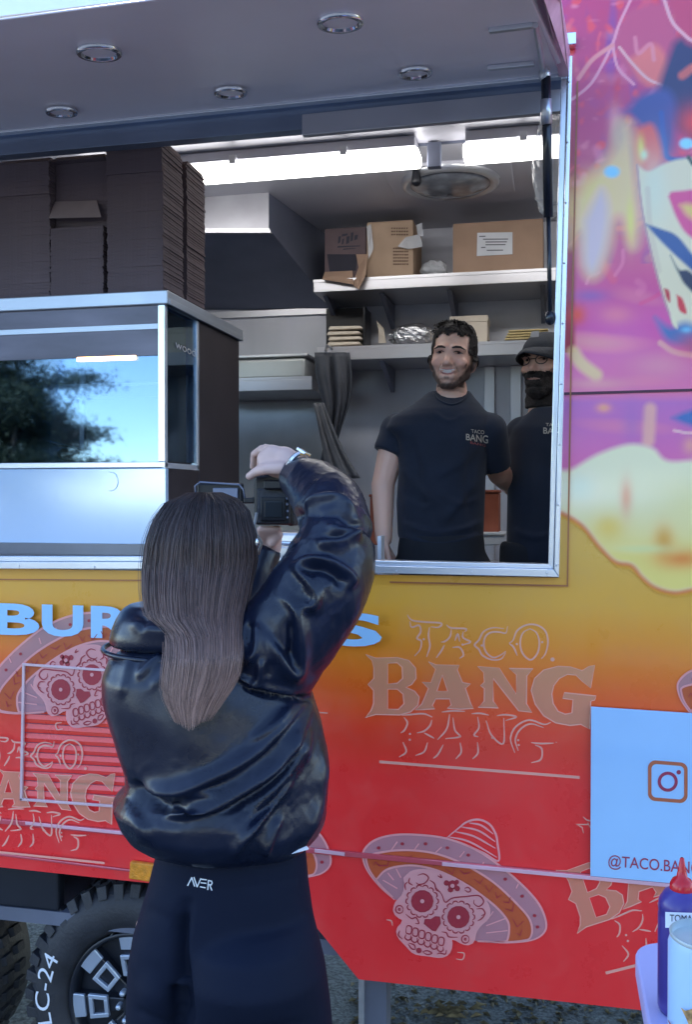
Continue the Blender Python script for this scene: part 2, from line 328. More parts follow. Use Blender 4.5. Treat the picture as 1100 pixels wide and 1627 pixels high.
# printed artwork panel (right), painted on a fine grid in wall coordinates
def art():
    us = np.arange(876, 1290, 2.4); vs = np.arange(-120, 960, 2.4)
    U, W = np.meshgrid(us, vs); rngl = np.random.default_rng(7)
    def nz(s, seed, ax=1, ay=1):
        r = np.random.default_rng(seed); o = np.zeros(U.shape)
        for k in range(14):
            a = r.uniform(0, 2*pi); f = r.uniform(.5, 1.6)/s; o += np.sin((U*ax*cos(a)+W*ay*sin(a))*f*2*pi + r.uniform(0, 6.28))
        return o/4
    col = np.zeros(U.shape+(3,))
    def L(*c): return np.array(lin(*c))
    st = [(-120,L(190,50,105)),(60,L(185,60,120)),(200,L(185,55,120)),(330,L(185,85,130)),(420,L(200,85,140)),(520,L(200,75,165)),(625,L(215,120,175)),(640,L(180,110,190)),(740,L(205,105,175)),(960,L(205,140,160))]
    for (a, ca), (b, cb) in zip(st[:-1], st[1:]):
        k = (W >= a) & (W <= b); t = ((W-a)/(b-a))[k][:, None]; col[k] = ca*(1-t)+cb*t
    def mix(mask, c, n=0):
        nonlocal col; c = L(*c); m = np.clip(mask, 0, 1)[..., None]; col = col*(1-m)+c*m
    n1 = nz(70, 1, 1.3, .5); n2 = nz(38, 2); n3 = nz(14, 3)
    mix((n1-.45)*1.0*(W < 420), (140,65,150)); mix((n2-.55)*1.2*(W < 330), (225,70,90)); mix((nz(24,31,.6,1.4)-.9)*.5*(W < 300), (240,150,180))
    mix((nz(90,5,.3,1)-.5)*.7, (230,140,160))
    def inside(pts):
        pts = smooth_line(list(pts)+[pts[0]], 5); ins = np.zeros(U.shape, bool)
        for (x0,y0),(x1,y1) in zip(pts[:-1], pts[1:]):
            k = ((y0 > W) != (y1 > W)) & (U < (x1-x0)*(W-y0)/(y1-y0+1e-9)+x0); ins ^= k
        d = segdist(U, W, pts)[0]; return np.where(ins, d, -d)
    def poly(pts, c, soft=3, a=1): mix((inside(pts)/soft*.5+.5).clip(0,1)*a, c)
    def blob(x, y, rx, ry, c, a=1, p=2): mix(a*np.exp(-(((U-x)/rx)**2+((W-y)/ry)**2)**(p/2)), c)
    def line(pts, c, wd=2, a=1): mix(a*np.clip(1.6-segdist(U, W, smooth_line(pts))[0]/wd, 0, 1), c)
    mix(np.clip((918-U)/8, 0, 1)*np.clip((W-150)/60, 0, 1)*(W < 560), (165,30,60)); blob(912,340,8,40,(225,180,70)); blob(918,500,14,16,(220,70,50))
    rs = np.random.default_rng(12); pal = [(235,95,110),(215,60,130),(245,140,120),(160,60,150),(240,150,190),(200,40,80),(245,175,120)]
    for k in range(90):
        x, y = rs.uniform(880, 1130), rs.uniform(-60, 470); a = rs.normal(-1.1, .5); l = rs.uniform(8, 38); c = pal[rs.integers(0, 7)]
        line([(x-l*cos(a), y-l*sin(a)), (x+rs.normal()*4, y+rs.normal()*4), (x+l*cos(a), y+l*sin(a))], c, rs.uniform(1.5, 7), rs.uniform(.15, .5))
    # crumpled petals and dark foliage at the top
    poly([(975,70),(1000,18),(1062,8),(1076,60),(1064,122),(1050,141),(1018,132),(985,98)], (190,75,120), 6)
    poly([(1000,95),(1040,70),(1062,100),(1052,136),(1022,130)], (220,110,110), 6); line([(985,75),(1005,100),(1030,125),(1055,136)], (240,170,180), 2); line([(1010,60),(1015,85),(1035,70),(1040,95)], (225,140,165), 3, .6)
    poly([(1070,70),(1130,20),(1290,10),(1290,240),(1130,230),(1060,190),(1045,150)], (40,40,95), 8)
    poly([(1055,-10),(1078,45),(1120,75),(1290,60),(1290,-120),(1060,-120)], (190,60,105), 8); line([(1055,-5),(1068,32),(1085,52),(1110,68),(1180,80)], (235,165,185), 2.5)
    line([(1005,-5),(985,38),(974,70),(957,105),(938,135),(910,158)], (235,150,180), 2); line([(974,70),(983,108),(1008,134)], (235,150,180), 2); line([(974,72),(942,95),(920,125)], (230,140,150), 3)
    line([(1085,120),(1110,105),(1150,112)], (190,90,90), 6); poly([(995,178),(1020,150),(1060,142),(1076,175),(1068,240),(1048,240),(1030,215),(1008,190)], (62,72,150), 9)
    line([(1052,180),(1056,220),(1062,250),(1090,255)], (40,80,170), 4); blob(1105,195,26,26,(215,55,65)); blob(978,190,10,24,(225,150,170),.8)
    poly([(1012,205),(1038,198),(1052,240),(1046,265),(1032,278),(1018,262),(1010,240)], (222,85,80), 6)
    blob(1019,235,6,18,(235,210,90)); blob(1024,246,6,8,(200,230,200))
    # pale flames on the left
    poly([(912,315),(945,275),(972,240),(985,195),(1004,205),(1012,262),(1016,330),(1012,386),(1002,388),(990,352),(979,352),(968,398),(952,436),(936,440),(926,420),(918,372),(908,388)], (222,196,150), 14); blob(940,300,26,30,(235,205,120),.6)
    poly([(930,350),(955,300),(968,330),(962,390),(945,432),(930,415)], (200,185,205), 10); blob(985,215,14,26,(190,170,160),.7)
    blob(1003,350,7,34,(235,215,110),.8); blob(973,273,13,10,(130,205,255),1,6)
    # pale mask-like shape
    poly([(1013,262),(1032,272),(1062,258),(1110,250),(1290,245),(1290,560),(1140,560),(1098,528),(1072,512),(1052,462),(1036,402),(1021,332)], (216,210,188), 3); blob(1040,300,22,60,(205,222,215),.6); line([(1030,300),(1034,360),(1048,430)], (190,170,160), 4, .35)
    line([(1013,262),(1021,332),(1036,402),(1052,462),(1068,510)], (170,130,150), 1.5, .7)
    blob(1092,228,12,9,(140,215,255),1,6); line([(1095,250),(1115,272),(1180,300)], (70,80,80), 3)
    poly([(1063,312),(1076,304),(1160,310),(1170,420),(1100,378),(1078,350)], (210,70,140), 3); poly([(1082,326),(1100,325),(1150,345),(1150,372),(1098,346)], (225,190,110), 6)
    poly([(1027,356),(1052,364),(1078,376),(1110,415),(1160,470),(1160,500),(1108,438),(1070,402),(1046,378)], (45,80,150), 2.5)
    poly([(1066,405),(1080,428),(1098,432),(1130,470),(1130,490),(1092,455),(1080,436)], (45,50,80), 2.5); poly([(1056,458),(1064,462),(1066,480),(1060,474)], (185,40,60), 2); poly([(1076,468),(1086,476),(1092,498),(1080,492)], (200,45,60), 2)
    poly([(1042,505),(1066,520),(1090,512),(1130,520),(1290,520),(1290,572),(1130,570),(1092,552),(1060,540)], (55,110,180), 7); line([(1050,545),(1075,560),(1120,566)], (225,180,170), 4, .7); blob(1092,524,9,5,(90,190,240)); poly([(1066,500),(1074,506),(1078,522),(1070,516)], (215,215,190), 2)
    blob(1105,548,30,20,(210,60,80),.6)
    blob(940,470,26,10,(125,90,180),.7); blob(980,500,26,14,(225,125,150),.7); line([(912,560),(925,578),(948,596)], (235,205,150), 9, .8); blob(950,610,50,9,(220,160,170),.7); blob(1050,580,50,22,(220,160,175),.5)
    # below the seam
    poly([(1068,664),(1098,652),(1160,640),(1160,690),(1098,676)], (70,110,185), 5); blob(960,648,11,7,(235,160,140)); line([(1034,650),(1031,700)], (225,175,165), 9, .8); blob(1005,670,16,34,(160,110,190),.6); line([(1072,684),(1100,688),(1140,680)], (235,180,200), 2); blob(1098,708,12,14,(225,165,150),.7)
    bl = [(880,812),(898,818),(926,836),(952,868),(978,893),(1004,899),(1020,917),(1040,933),(1070,942),(1100,938),(1180,920),(1290,925)]
    top = [(880,752),(908,746),(950,722),(1000,706),(1038,712),(1062,732),(1120,730),(1290,722)]
    fl = bl + top[::-1]
    poly(fl, (222,222,200), 5)
    ins = inside(fl)
    m = np.clip(ins/8, 0, 1); dd = np.clip((W-790)/90, 0, 1)
    mix(m*dd*.8, (225,205,100)); mix(m*np.exp(-((U-968)/26)**2-((W-838)/22)**2)*.8, (222,190,90)); mix(m*np.exp(-((U-1056)/16)**2-((W-860)/26)**2)*.9, (205,150,60))
    mix(m*np.exp(-((U-1085)/40)**2-((W-888)/16)**2), (215,140,70)); mix(m*np.exp(-((U-1020)/50)**2-((W-872)/8)**2)*.8, (205,215,165)); mix(m*np.exp(-((U-996)/10)**2-((W-790)/28)**2)*.8, (225,150,130))
    mix(m*np.exp(-((U-1100)/60)**2-((W-800)/40)**2)*.5, (225,215,150)); mix(m*np.exp(-((U-920)/30)**2-((W-775)/25)**2)*.6, (200,225,225))
    dl = segdist(U, W, smooth_line(bl))[0]; below = np.clip(-ins/2, 0, 1)*(W > np.interp(U, [p[0] for p in bl], [p[1] for p in bl])-6)
    mix(below, (200,158,58)); mix(np.exp(-(dl/4)**2)*.8, (200,110,30))
    pts = [P(u, v, -.0015) for v in vs for u in us]; nu, nv = len(us), len(vs)
    return pts, nu, nv, col.reshape(-1, 3), us, vs
pts, nu, nv, col, us, vs = art()
def artpart(name, rows, cutleft):
    r0, r1 = rows; idx = [(j, i) for j in range(r0, r1) for i in range(nu)]
    V = [pts[j*nu+i] for j, i in idx]; cc = [col[j*nu+i] for j, i in idx]; n = r1-r0
    F = []
    for a in range(n-1):
        for i in range(nu-1):
            j = r0+a; u = us[i]; v = vs[j]
            if v > np.interp(u, [880,898,926,952,978,1004,1020,1040,1070,1100,1180,1290], [812,818,836,868,893,899,917,933,942,938,920,925])+7: continue
            if v > 85 and u < 909 - (v-88)*.0255 - 5: continue
            F.append((a*nu+i+nu, a*nu+i+nu+1, a*nu+i+1, a*nu+i))
    o = mk(name, V, F, M['art'], T); ca = o.data.color_attributes.new('art', 'FLOAT_COLOR', 'POINT')
    n_ = len(o.data.vertices)
    arr = np.ones((n_, 4)); arr[:, :3] = np.clip(np.array(cc)[:n_] * np.array([1.35,1.15,.88]), 0, .95); ca.data.foreach_set('color', arr.ravel()); return o
js = int(np.searchsorted(vs, 624))
tag(artpart('artwork_panel', (0, js+1), True), 'upper printed panel with pink petals and flames'); tag(artpart('artwork_panel', (js, nv), True), 'lower printed panel with yellow flame on pink')
# backing of the artwork panels (trailer skin)
part('side_panel', MB().prism([tuple(FO[1]),(XR,0,FO[1].z),(XR,0,zt),(HT.x,0,zt),(HT.x,0,HT.z)], (0,.02,0)), M['body'])
g = MB(); a, b = P(897, 627.5, -.003), P(1290, 616, -.003); g.prism([a, b, b+Vector((0,0,.006)), a+Vector((0,0,.006))], (0,-.002,0)); part('panel_seam', g, mat('seam_dark', (.08,.02,.04), .5))
g = MB()
for (u0,v0,u1,v1) in ((917,130,907,560),(907,560,901,932)):
    a, b = P(u0,v0,-.004), P(u1,v1,-.004); g.prism([a, b, b+Vector((.004,0,0)), a+Vector((.004,0,0))], (0,-.003,0))
a, b = P(620, 926,-.004), P(901,932,-.004); g.prism([a, b, b+Vector((0,0,.004)), a+Vector((0,0,.004))], (0,-.003,0))
a, b = P(-20, 921,-.004), P(560,925,-.004); g.prism([a, b, b+Vector((0,0,.003)), a+Vector((0,0,.003))], (0,-.003,0))
part('hatch_surround_edge', g, mat('edge_wrap', (.40,.14,.05), .35, var=.2))
# hatch frame (aluminium): sill, right jamb in two stepped profiles, head
def strip(name, q, y0, y1, m=M['frame'], bev=.002):
    A = [P(u, v, y0) for u, v in q]; return part(name, MB().prism(A, (0, y1-y0, 0)), m, bevel=bev)
strip('frame_sill', [(-40,903.5),(300,904),(889,917),(880,905),(300,893),(-40,893)], -.030, .0, bev=.001)
strip('frame_sill', [(-40,892),(300,892),(880,904),(873,897),(300,884),(-40,884)], -.012, .04)
strip('frame_jamb', [(889,917),(910.5,88),(904,88),(881,905)], -.032, .0)
strip('frame_jamb', [(880,904),(903.5,88),(893,88),(872,897)], -.014, .06)
for v in range(130, 900, 96):
    p = P(905-(v-88)*.0255+.5, v, -.0325); part('frame_screw', MB().cap(p, p+Vector((0,.002,0)), .0028, .0028, 8), M['steel'])
for u in range(30, 880, 120):
    p = P(u, 900+u*.0135-1, -.0305); part('frame_screw', MB().cap(p, p+Vector((0,.002,0)), .0026, .0026, 8), M['steel'])
# head rail of the opening and canopy hinge lip
def rail(name, l, r, h0, h1, y0, y1, m, bev=.0015):
    A = [P(*l, y0), P(*r, y0)]; return part(name, MB().prism([A[0], A[1], A[1]+Vector((0,0,h1)), A[0]+Vector((0,0,h0))], (0, y1-y0, 0)), m, bevel=bev)
M['rail'] = mat('blue_grey_rail', (.20,.24,.32), .3, .6, var=.2, scale=3)
rail('head_rail', (-40,250), (905,169), .10, .10, .01, .05, M['rail']); rail('head_rail', (480,215), (898,176), .055, .055, -.012, .008, M['steel'])
rail('hinge_strip', (-40,215), (900,121), .016, .016, -.022, .0, M['frame'])
# canopy
c1, c2, c3, c4 = P(-260,236,-.02), P(900,116,-.02), P(812,-73,-.75), P(-900,149,-.75)
c1 = c1 + (c1-c2)*1.2; 
k = MB(); up = Vector((0,-.01,.05)); k.hexa([c4,c3,c2,c1,c4+up*.08,c3+up*.08,c2+up,c1+up]); part('canopy', k, M['canopy'], bevel=.003)
# canopy side flange (wrapped)
f1, f2 = P(897,112,-.03), P(845,0,-.47); f3, f4 = P(893,0,-.47), P(907,84,-.03); e1 = P(812,-76,-.75); e2 = P(880,-76,-.75)
M['flange'] = mat('pink_wrap', (.85,.50,.60), .3, .1, var=.3, scale=9)
def quadplate(name, q, th, m, parent=T, bev=.001):
    q = [Vector(p) for p in q]; n = (q[1]-q[0]).cross(q[-1]-q[0]).normalized()*th; return part(name, MB().prism(q, n), m, parent=parent, bevel=bev)
quadplate('canopy_side', [P(889,118,-.025), P(905,118,-.025), P(907,84,-.028), P(893,0,-.40), P(884,-76,-.75), P(840,-76,-.75), P(866,0,-.40)], .006, M['flange'])
quadplate('canopy_side_lip', [P(896,118,-.03), P(889,118,-.03), P(845,0,-.44), P(812,-76,-.75), P(820,-76,-.75), P(866,0,-.44)], .008, M['metal'])
def onplane(u, v, off=0):
    n = (c2-c1).cross(c4-c1).normalized();  n = n if n.z < 0 else -n
    d = ray(u, v); t = (c1-CAM).dot(n)/d.dot(n); return CAM+d*t+n*off, n
for (u, v, wpx) in ((157,79,74),(541,31,76),(366,143,54),(660,112,54),(97,174,52)):
    p, n = onplane(u, v, .002); r = (onplane(u+wpx/2, v)[0]-onplane(u-wpx/2, v)[0]).length/2
    ax = (c2-c1).normalized(); ay = n.cross(ax)
    def ring(rs, m, nm, par=T):
        V = []; N_ = 36
        for rr, h in rs: V += [p+ax*cos(2*pi*k/N_)*rr+ay*sin(2*pi*k/N_)*rr+n*h for k in range(N_)]
        F = [(i*N_+k, i*N_+(k+1)%N_, (i+1)*N_+(k+1)%N_, (i+1)*N_+k) for i in range(len(rs)-1) for k in range(N_)]; F.append(tuple((len(rs)-1)*N_+k for k in range(N_)))
        return mk(nm, V, F, m, par, True)
    dl = ring([(r,0),(r,.006),(r*.93,.010),(r*.78,.009),(r*.74,.003)], M['chrome'], 'downlight'); ring([(r*.74,.004),(r*.5,.005),(.001,.006)], M['canopy'], 'lens', dl)
for (u0,u1,v0,v1) in ((777,848,44,35),(775,850,104,97)):
    a = onplane(u0,v0,0)[0]; b = onplane(u1,v1,0)[0]; n = onplane(u0,v0)[1]
    ay = n.cross((b-a).normalized())*.008; part('stiffener', MB().prism([a-ay, b-ay, b+ay, a+ay], n*.012), M['metal'], bevel=.003)
a = onplane(852,34,0)[0]; b = onplane(866,120,0)[0]; part('strut_bracket', MB().tube([a+Vector((0,0,-.008)), b+Vector((0,0,-.012))], .006), M['metal'])
part('hinge_bracket', MB().box(tuple(P(893,72,-.03)), tuple(P(916,58,-.004))), M['chrome'], bevel=.002)
# gas strut
st_ = part('gas_strut', MB().tube([P(868,122,-.10),P(872,345,-.04)], .0115, 14), M['rod'], smooth=True)
mk('strut_collar', *(lambda q: (q.v, q.f))(MB().tube([P(868,158,-.1),P(869,197,-.09)], .0135, 14)), M['metal'], st_, True)
part('strut_rod', MB().tube([P(872,345,-.04),P(875,505,-.01)], .0055, 10), M['rod'], smooth=True); part('strut_ball', MB().ell(P(875,505,-.012), (.014,.014,.018)), M['rod'], smooth=True)
part('strut_ball', MB().ell(P(866,118,-.10), (.014,.014,.018)), M['metal'], smooth=True)
# ceiling lights
for (u0, v0, u1, v1) in ((668,254,None,None),(737,247,None,None)):
    p = PZ(u0, v0, 3.02)
    if u0 == 668: x0, x1 = p.x-1.32, p.x; yl = p.y
    else: x0, x1 = p.x, XR-.12
    hs = part('ceiling_light', MB().box((x0+.01,yl-.065,3.05),(x1-.01,yl+.065,3.088)), M['ceiling'], bevel=.005)
    V = MB().prism([(x0,yl-.055,3.052),(x0,yl-.045,3.0),(x0,yl+.045,3.0),(x0,yl+.055,3.052)], (x1-x0,0,0)); V.build('diffuser', M['tube'], hs, bevel=.012)
    for q in np.arange(x0+.2, x1, .42): MB().box((q,yl-.084,3.03),(q+.025,yl-.07,3.062)).build('clip', M['metal'], hs)
# roof vent fan
p = PZ(716, 285, 3.085); cx, cy = p.x, p.y
rv = part('roof_vent', MB().box((cx-.25,cy-.2,3.078),(cx+.25,cy+.2,3.092)), M['ceiling'], bevel=.004)
def disc(c, rs, nm, m, par, N_=40):
    V = []
    for rr, h in rs: V += [(c[0]+cos(2*pi*k/N_)*rr, c[1]+sin(2*pi*k/N_)*rr, c[2]+h) for k in range(N_)]
    F = [(i*N_+k, i*N_+(k+1)%N_, (i+1)*N_+(k+1)%N_, (i+1)*N_+k) for i in range(len(rs)-1) for k in range(N_)]; F.append(tuple((len(rs)-1)*N_+k for k in range(N_)))
    return mk(nm, V, F, m, par, True)
disc((cx,cy,3.08), [(.20,0),(.195,-.02),(.18,-.026),(.17,-.018)], 'vent_rim', M['metal'], rv)
M['dome'] = mat('smoked_dome', (.25,.27,.31), .15, .3, var=.4, scale=14)
disc((cx,cy,3.066), [(.168,0),(.14,-.018),(.09,-.028),(.03,-.032),(.001,-.033)], 'vent_dome', M['dome'], rv)
mk('vent_crank', *(lambda q: (q.v, q.f))(MB().cap((cx-.115,cy-.17,3.07),(cx-.115,cy-.17,3.03),.014,.02)), M['black'], rv, True)
a = P(690,196,1.0); part('cable_duct', MB().box((a.x-.025,1.0,P(690,265,1.0).z),(a.x+.025,1.03,3.085)), M['darkmetal'], bevel=.003)
# extraction hood
h = [P(200,362,1.44),P(427,362,1.44),P(530,492,2.11),P(150,492,2.11),P(200,296,1.44),P(427,293,1.44),P(518,362,2.11),P(150,362,2.11)]
hd = part('extraction_hood', MB().hexa(h), M['darkmetal'], bevel=.004)
q = [P(200,363,1.434),P(427,363,1.434),P(427,294,1.434),P(200,298,1.434)]; MB().prism(q, (0,.003,0)).build('hood_front', mat('hood_front_steel', (.30,.30,.33), .35, .5, var=.3, scale=3), hd)
q = [P(200,370,1.432),P(431,370,1.432),P(428,362,1.432),P(200,362,1.432)]; MB().prism(q, (0,.02,0)).build('hood_gutter', M['steel'], hd, bevel=.002)
# shelves
def shelf(nm, u0, v0, u1, v1, y0, y1, th, m=M['steel']):
    a, b = P(u0,v0,y0), P(u1,v1,y0); s = part(nm, MB().box((a.x,y0,a.z-th),(b.x,y1,a.z)), m, bevel=.003)
    MB().box((a.x,y0-.001,a.z-.001),(b.x,y0+.006,a.z+.012)).build('shelf_lip', m, s); return a, b, s
ua, ub, us_ = shelf('wall_shelf', 498,449,1020,437,1.75,2.115,.045); la, lb, ls_ = shelf('wall_shelf', 504,556,1020,550,1.75,2.115,.05)
for u in (525, 612, 716, 860):
    for (z0, yy) in ((ua.z,1.95),(la.z,1.95)):
        x = P(u, 500, 1.95).x; MB().add([(x,2.115,z0-.05),(x+.02,2.115,z0-.05),(x+.02,1.8,z0-.05),(x,1.8,z0-.05),(x,2.115,z0-.16),(x+.02,2.115,z0-.16)],[(0,1,2,3),(0,3,4),(1,5,2),(3,2,5,4),(0,4,5,1)]).build('shelf_bracket', M['darkmetal'], us_ if z0 == ua.z else ls_)
sa, sb, ss_ = shelf('wall_shelf', 300,607,496,606,1.7,2.115,.05)
a = P(388,500,2.11); part('wall_trim', MB().box((a.x-1.4,2.10,P(388,504,2.1).z),(P(530,500,2.1).x,2.119,P(388,494,2.1).z)), M['steel'])
a, b = P(300,640,2.1), P(500,637,2.1); M['splash'] = mat('pale_splash_panel', (.42,.46,.50), .3, .4, var=.2, scale=2.5)
part('splash_panel', MB().box((a.x,2.105,1.45),(P(512,700,2.1).x,2.118,P(400,640,2.1).z)), M['splash'], bevel=.002)
for u in (770, 812): x = P(u,600,2.1).x; part('wall_trim', MB().box((x,2.095,1.5),(x+.05,2.118,la.z-.05)), M['steel'], bevel=.003)
x0, x1 = P(470,900,1.5).x, XR-.1
part('work_counter', MB().box((XL+.1,1.5,1.46),(x1,2.11,1.50)), M['steel'], bevel=.004); part('work_counter', MB().box((XL+.1,1.56,.6),(x1,2.11,1.455)), M['steel'])
# vent grille on the lower side panel
vg = part('vent_grille', MB().prism([P(36,1268,-.004),P(250,1284,-.004),P(252,1068,-.004),P(39,1054,-.004)], (0,-.004,0)), M['body'])
for q in ([(33,1271),(250,1287),(250,1283),(33,1267)],[(37,1057),(252,1072),(252,1068),(37,1053)],[(33,1271),(37,1271),(41,1054),(37,1054)]):
    MB().prism([P(u,v,-.0125) for u, v in q], (0,-.008,0)).build('grille_frame', mat('pale_pink_trim', (.72,.55,.62), .3, .3), vg, bevel=.001)
M['slatshade'] = mat('slat_shadow_side', (.34,.05,.08), .5)
for i in range(12):
    v0 = 1086 + i*15.2; a0 = P(41-i*.3, v0+2, -.0085); a1 = P(250, v0+14.5, -.0085)
    MB().prism([a0, a1, a1+Vector((0,-.0042,-.014)), a0+Vector((0,-.0042,-.014))], (0,.0015,.0015)).build('slat', M['body'], vg)
    if i: MB().prism([a0+Vector((0,-.0050,.0025)), a1+Vector((0,-.0050,.0025)), a1+Vector((0,-.0050,.0003)), a0+Vector((0,-.0050,.0003))], (0,.0008,0)).build('slat_gap_shade', M['slatshade'], vg)  # dark strip paints the shadow in the gap under each slat
# trims, side marker
def band(nm, p0, p1, h, y, d, m):
    a, b = P(*p0, y), P(*p1, y); a2, b2 = P(p0[0], p0[1]+h, y), P(p1[0], p1[1]+h, y); return part(nm, MB().prism([a2, b2, b, a], (0,-d,0)), m, bevel=min(h*.0005,d*.4,.002))
M['trim'] = mat('glossy_red_trim', (.62,.10,.13), .12, .1, coat=1)
band('body_trim', (-300,1271), (1290,1421), 8, -.002, .010, M['trim']); band('body_trim', (-300,1318), (236,1384), 4, -.002, .006, M['trim'])
pt = mat('pink_painted_highlight', (.85,.50,.60), .25, .2)  # pale pink strips paint the bright reflection along parts of the trim
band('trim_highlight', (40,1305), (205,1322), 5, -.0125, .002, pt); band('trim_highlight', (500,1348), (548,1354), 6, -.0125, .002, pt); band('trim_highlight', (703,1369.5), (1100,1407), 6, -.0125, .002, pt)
mk_ = part('side_marker', MB().prism([P(208,1393,-.003),P(241,1398,-.003),P(250,1371,-.003),P(210,1366,-.003)], (0,-.016,0)), M['amber'], bevel=.003)
# chassis
a = P(-200,1379,.10); part('chassis_rail', MB().box((XL,.42,.62),(P(560,1500,.1).x,.50,.78)), M['darkmetal'], bevel=.004)
part('mudguard', MB().box((P(-150,1400,.06).x,.05,.60),(P(95,1400,.06).x,.09,.86)), M['alloyd'], bevel=.008); part('underframe', MB().box((XL,.9,.50),(XR-.5,1.2,.56)), M['darkmetal'])
x = P(574,1600,.05).x; jack = part('stabiliser_leg', MB().box((x,.05,.06),(x+.07,.12,.6)), M['darkmetal'], bevel=.004); MB().box((x-.005,.04,.3),(x+.01,.05,.54)).build('leg_bracket', M['metal'], jack); MB().box((x-.04,.02,0),(x+.11,.16,.06)).build('foot_plate', M['darkmetal'], jack, bevel=.004)

# wheels
def wheel(cpos, r, txt):
    wd = .24; cx, cy, cz = cpos
    W = mk('wheel', *(lambda q: (q.v, q.f))(MB().tube([(cx,cy+.04,cz),(cx,cy+wd,cz)], r*.55, 32)), M['alloyd'], T)
    prof = [(.60,.012),(.64,-.008),(.72,-.022),(.82,-.022),(.90,-.008),(.955,.012),(.965,.03),(.965,wd-.03),(.9,wd),(.6,wd-.01)]
    N_ = 96; V = []
    for rr, y in prof: V += [(cx+cos(2*pi*k/N_)*rr*r, cy+y, cz+sin(2*pi*k/N_)*rr*r) for k in range(N_)]
    F = [(i*N_+k, (i+1)*N_+k, (i+1)*N_+(k+1)%N_, i*N_+(k+1)%N_) for i in range(len(prof)-1) for k in range(N_)]
    ty = mk('tyre', V, F, M['blackrub'], W, True)
    bl = MB()
    for k in range(40):
        a = 2*pi*k/40
        def pt_(rr, da, y): return (cx+cos(a+da)*rr*r, cy+y, cz+sin(a+da)*rr*r)
        lo = .86 if k % 2 else .90
        for (y0, y1, d0, d1, rl) in ((-.014,.035,-.045,.045,lo),(.05,.10,-.05,.03,.96),(.115,.165,-.03,.05,.96)):
            bl.hexa([pt_(rl,d0,y0),pt_(rl,d1,y0),pt_(rl,d1,y1),pt_(rl,d0,y1),pt_(1.0,d0,y0+.012),pt_(1.0,d1,y0+.012),pt_(1.0,d1,y1),pt_(1.0,d0,y1)])
    tb = bl.build('tread_blocks', M['blackrub'], W, bevel=.002); tb['kind'] = 'stuff'
    rim = MB(); prof = [(.60,-.002),(.585,-.006),(.565,.0),(.55,.03),(.53,.08),(.2,.09),(.001,.09)]; V = []
    for rr, y in prof: V += [(cx+cos(2*pi*k/64)*rr*r, cy+y, cz+sin(2*pi*k/64)*rr*r) for k in range(64)]
    mk('rim', V, [(i*64+k, (i+1)*64+k, (i+1)*64+(k+1)%64, i*64+(k+1)%64) for i in range(len(prof)-1) for k in range(64)], M['alloyd'], W, True)
    for k in range(8):
        a = radians(6+45*k); e, t = Vector((cos(a),0,sin(a))), Vector((-sin(a),0,cos(a))); c = Vector((cx,cy,cz))
        sp = MB().prism([c+e*.12*r+t*.05*r+Vector((0,.012,0)), c+e*.12*r-t*.05*r+Vector((0,.012,0)), c+e*.55*r-t*.085*r+Vector((0,.004,0)), c+e*.55*r+t*.085*r+Vector((0,.004,0))], (0,.05,0)); sp.build('spoke', M['alloyd'], W, bevel=.004)
        def fr(r0, r1, w0, w1, h):
            mb = MB()
            def q(rr, s): return c+e*rr*r+t*s*r+Vector((0,h,0))
            mb.prism([q(r0,-w0),q(r1,-w1),q(r1,-w1+.035),q(r0,-w0+.035)],(0,.012,0)); mb.prism([q(r0,w0-.035),q(r1,w1-.035),q(r1,w1),q(r0,w0)],(0,.012,0))
            mb.prism([q(r0,-w0+.03),q(r0+.035,-w0+.03),q(r0+.035,w0-.03),q(r0,w0-.03)],(0,.011,0)); mb.prism([q(r1-.035,-w1+.03),q(r1,-w1+.03),q(r1,w1-.03),q(r1-.035,w1-.03)],(0,.011,0)); return mb
        fr(.25,.42,.085,.10,-.004).build('spoke_inlay', M['alloy'], W, bevel=.002)
        MB().prism([c+e*.46*r-t*.09*r, c+e*.575*r-t*.10*r, c+e*.575*r+t*.10*r, c+e*.46*r+t*.09*r], (0,.01,0)).build('spoke_inlay', M['alloy'], W, bevel=.002)
        MB().cap(c+e*.155*r+Vector((0,-.004,0)), c+e*.155*r+Vector((0,.02,0)), .009, .009, 8).build('lug_nut', M['alloy'], W)
    disc2 = MB().tube([(cx,cy-.01,cz),(cx,cy+.02,cz)], r*.11, 24).build('hub_cap', M['alloyd'], W)
    # sidewall lettering, curved round the tyre
    V, F = textmesh(txt, .066); V = V*np.array([1.25,1,1]); a0 = radians(196); out = []
    for x, y, z in V:
        a = a0 - x/(.76*r); rr = .74*r + y; out.append((cx+cos(a)*rr, cy-.0245, cz+sin(a)*rr))
    mk('tyre_lettering', out, F, mat('white_rubber', (.7,.75,.85), .6), W)
    return W
c = P(217,1592,.06); R_ = .352; wheel((c.x,.06,R_-.005), R_, 'LC-24')
wheel((c.x-.80,.06,R_-.005), R_, 'LC-24')

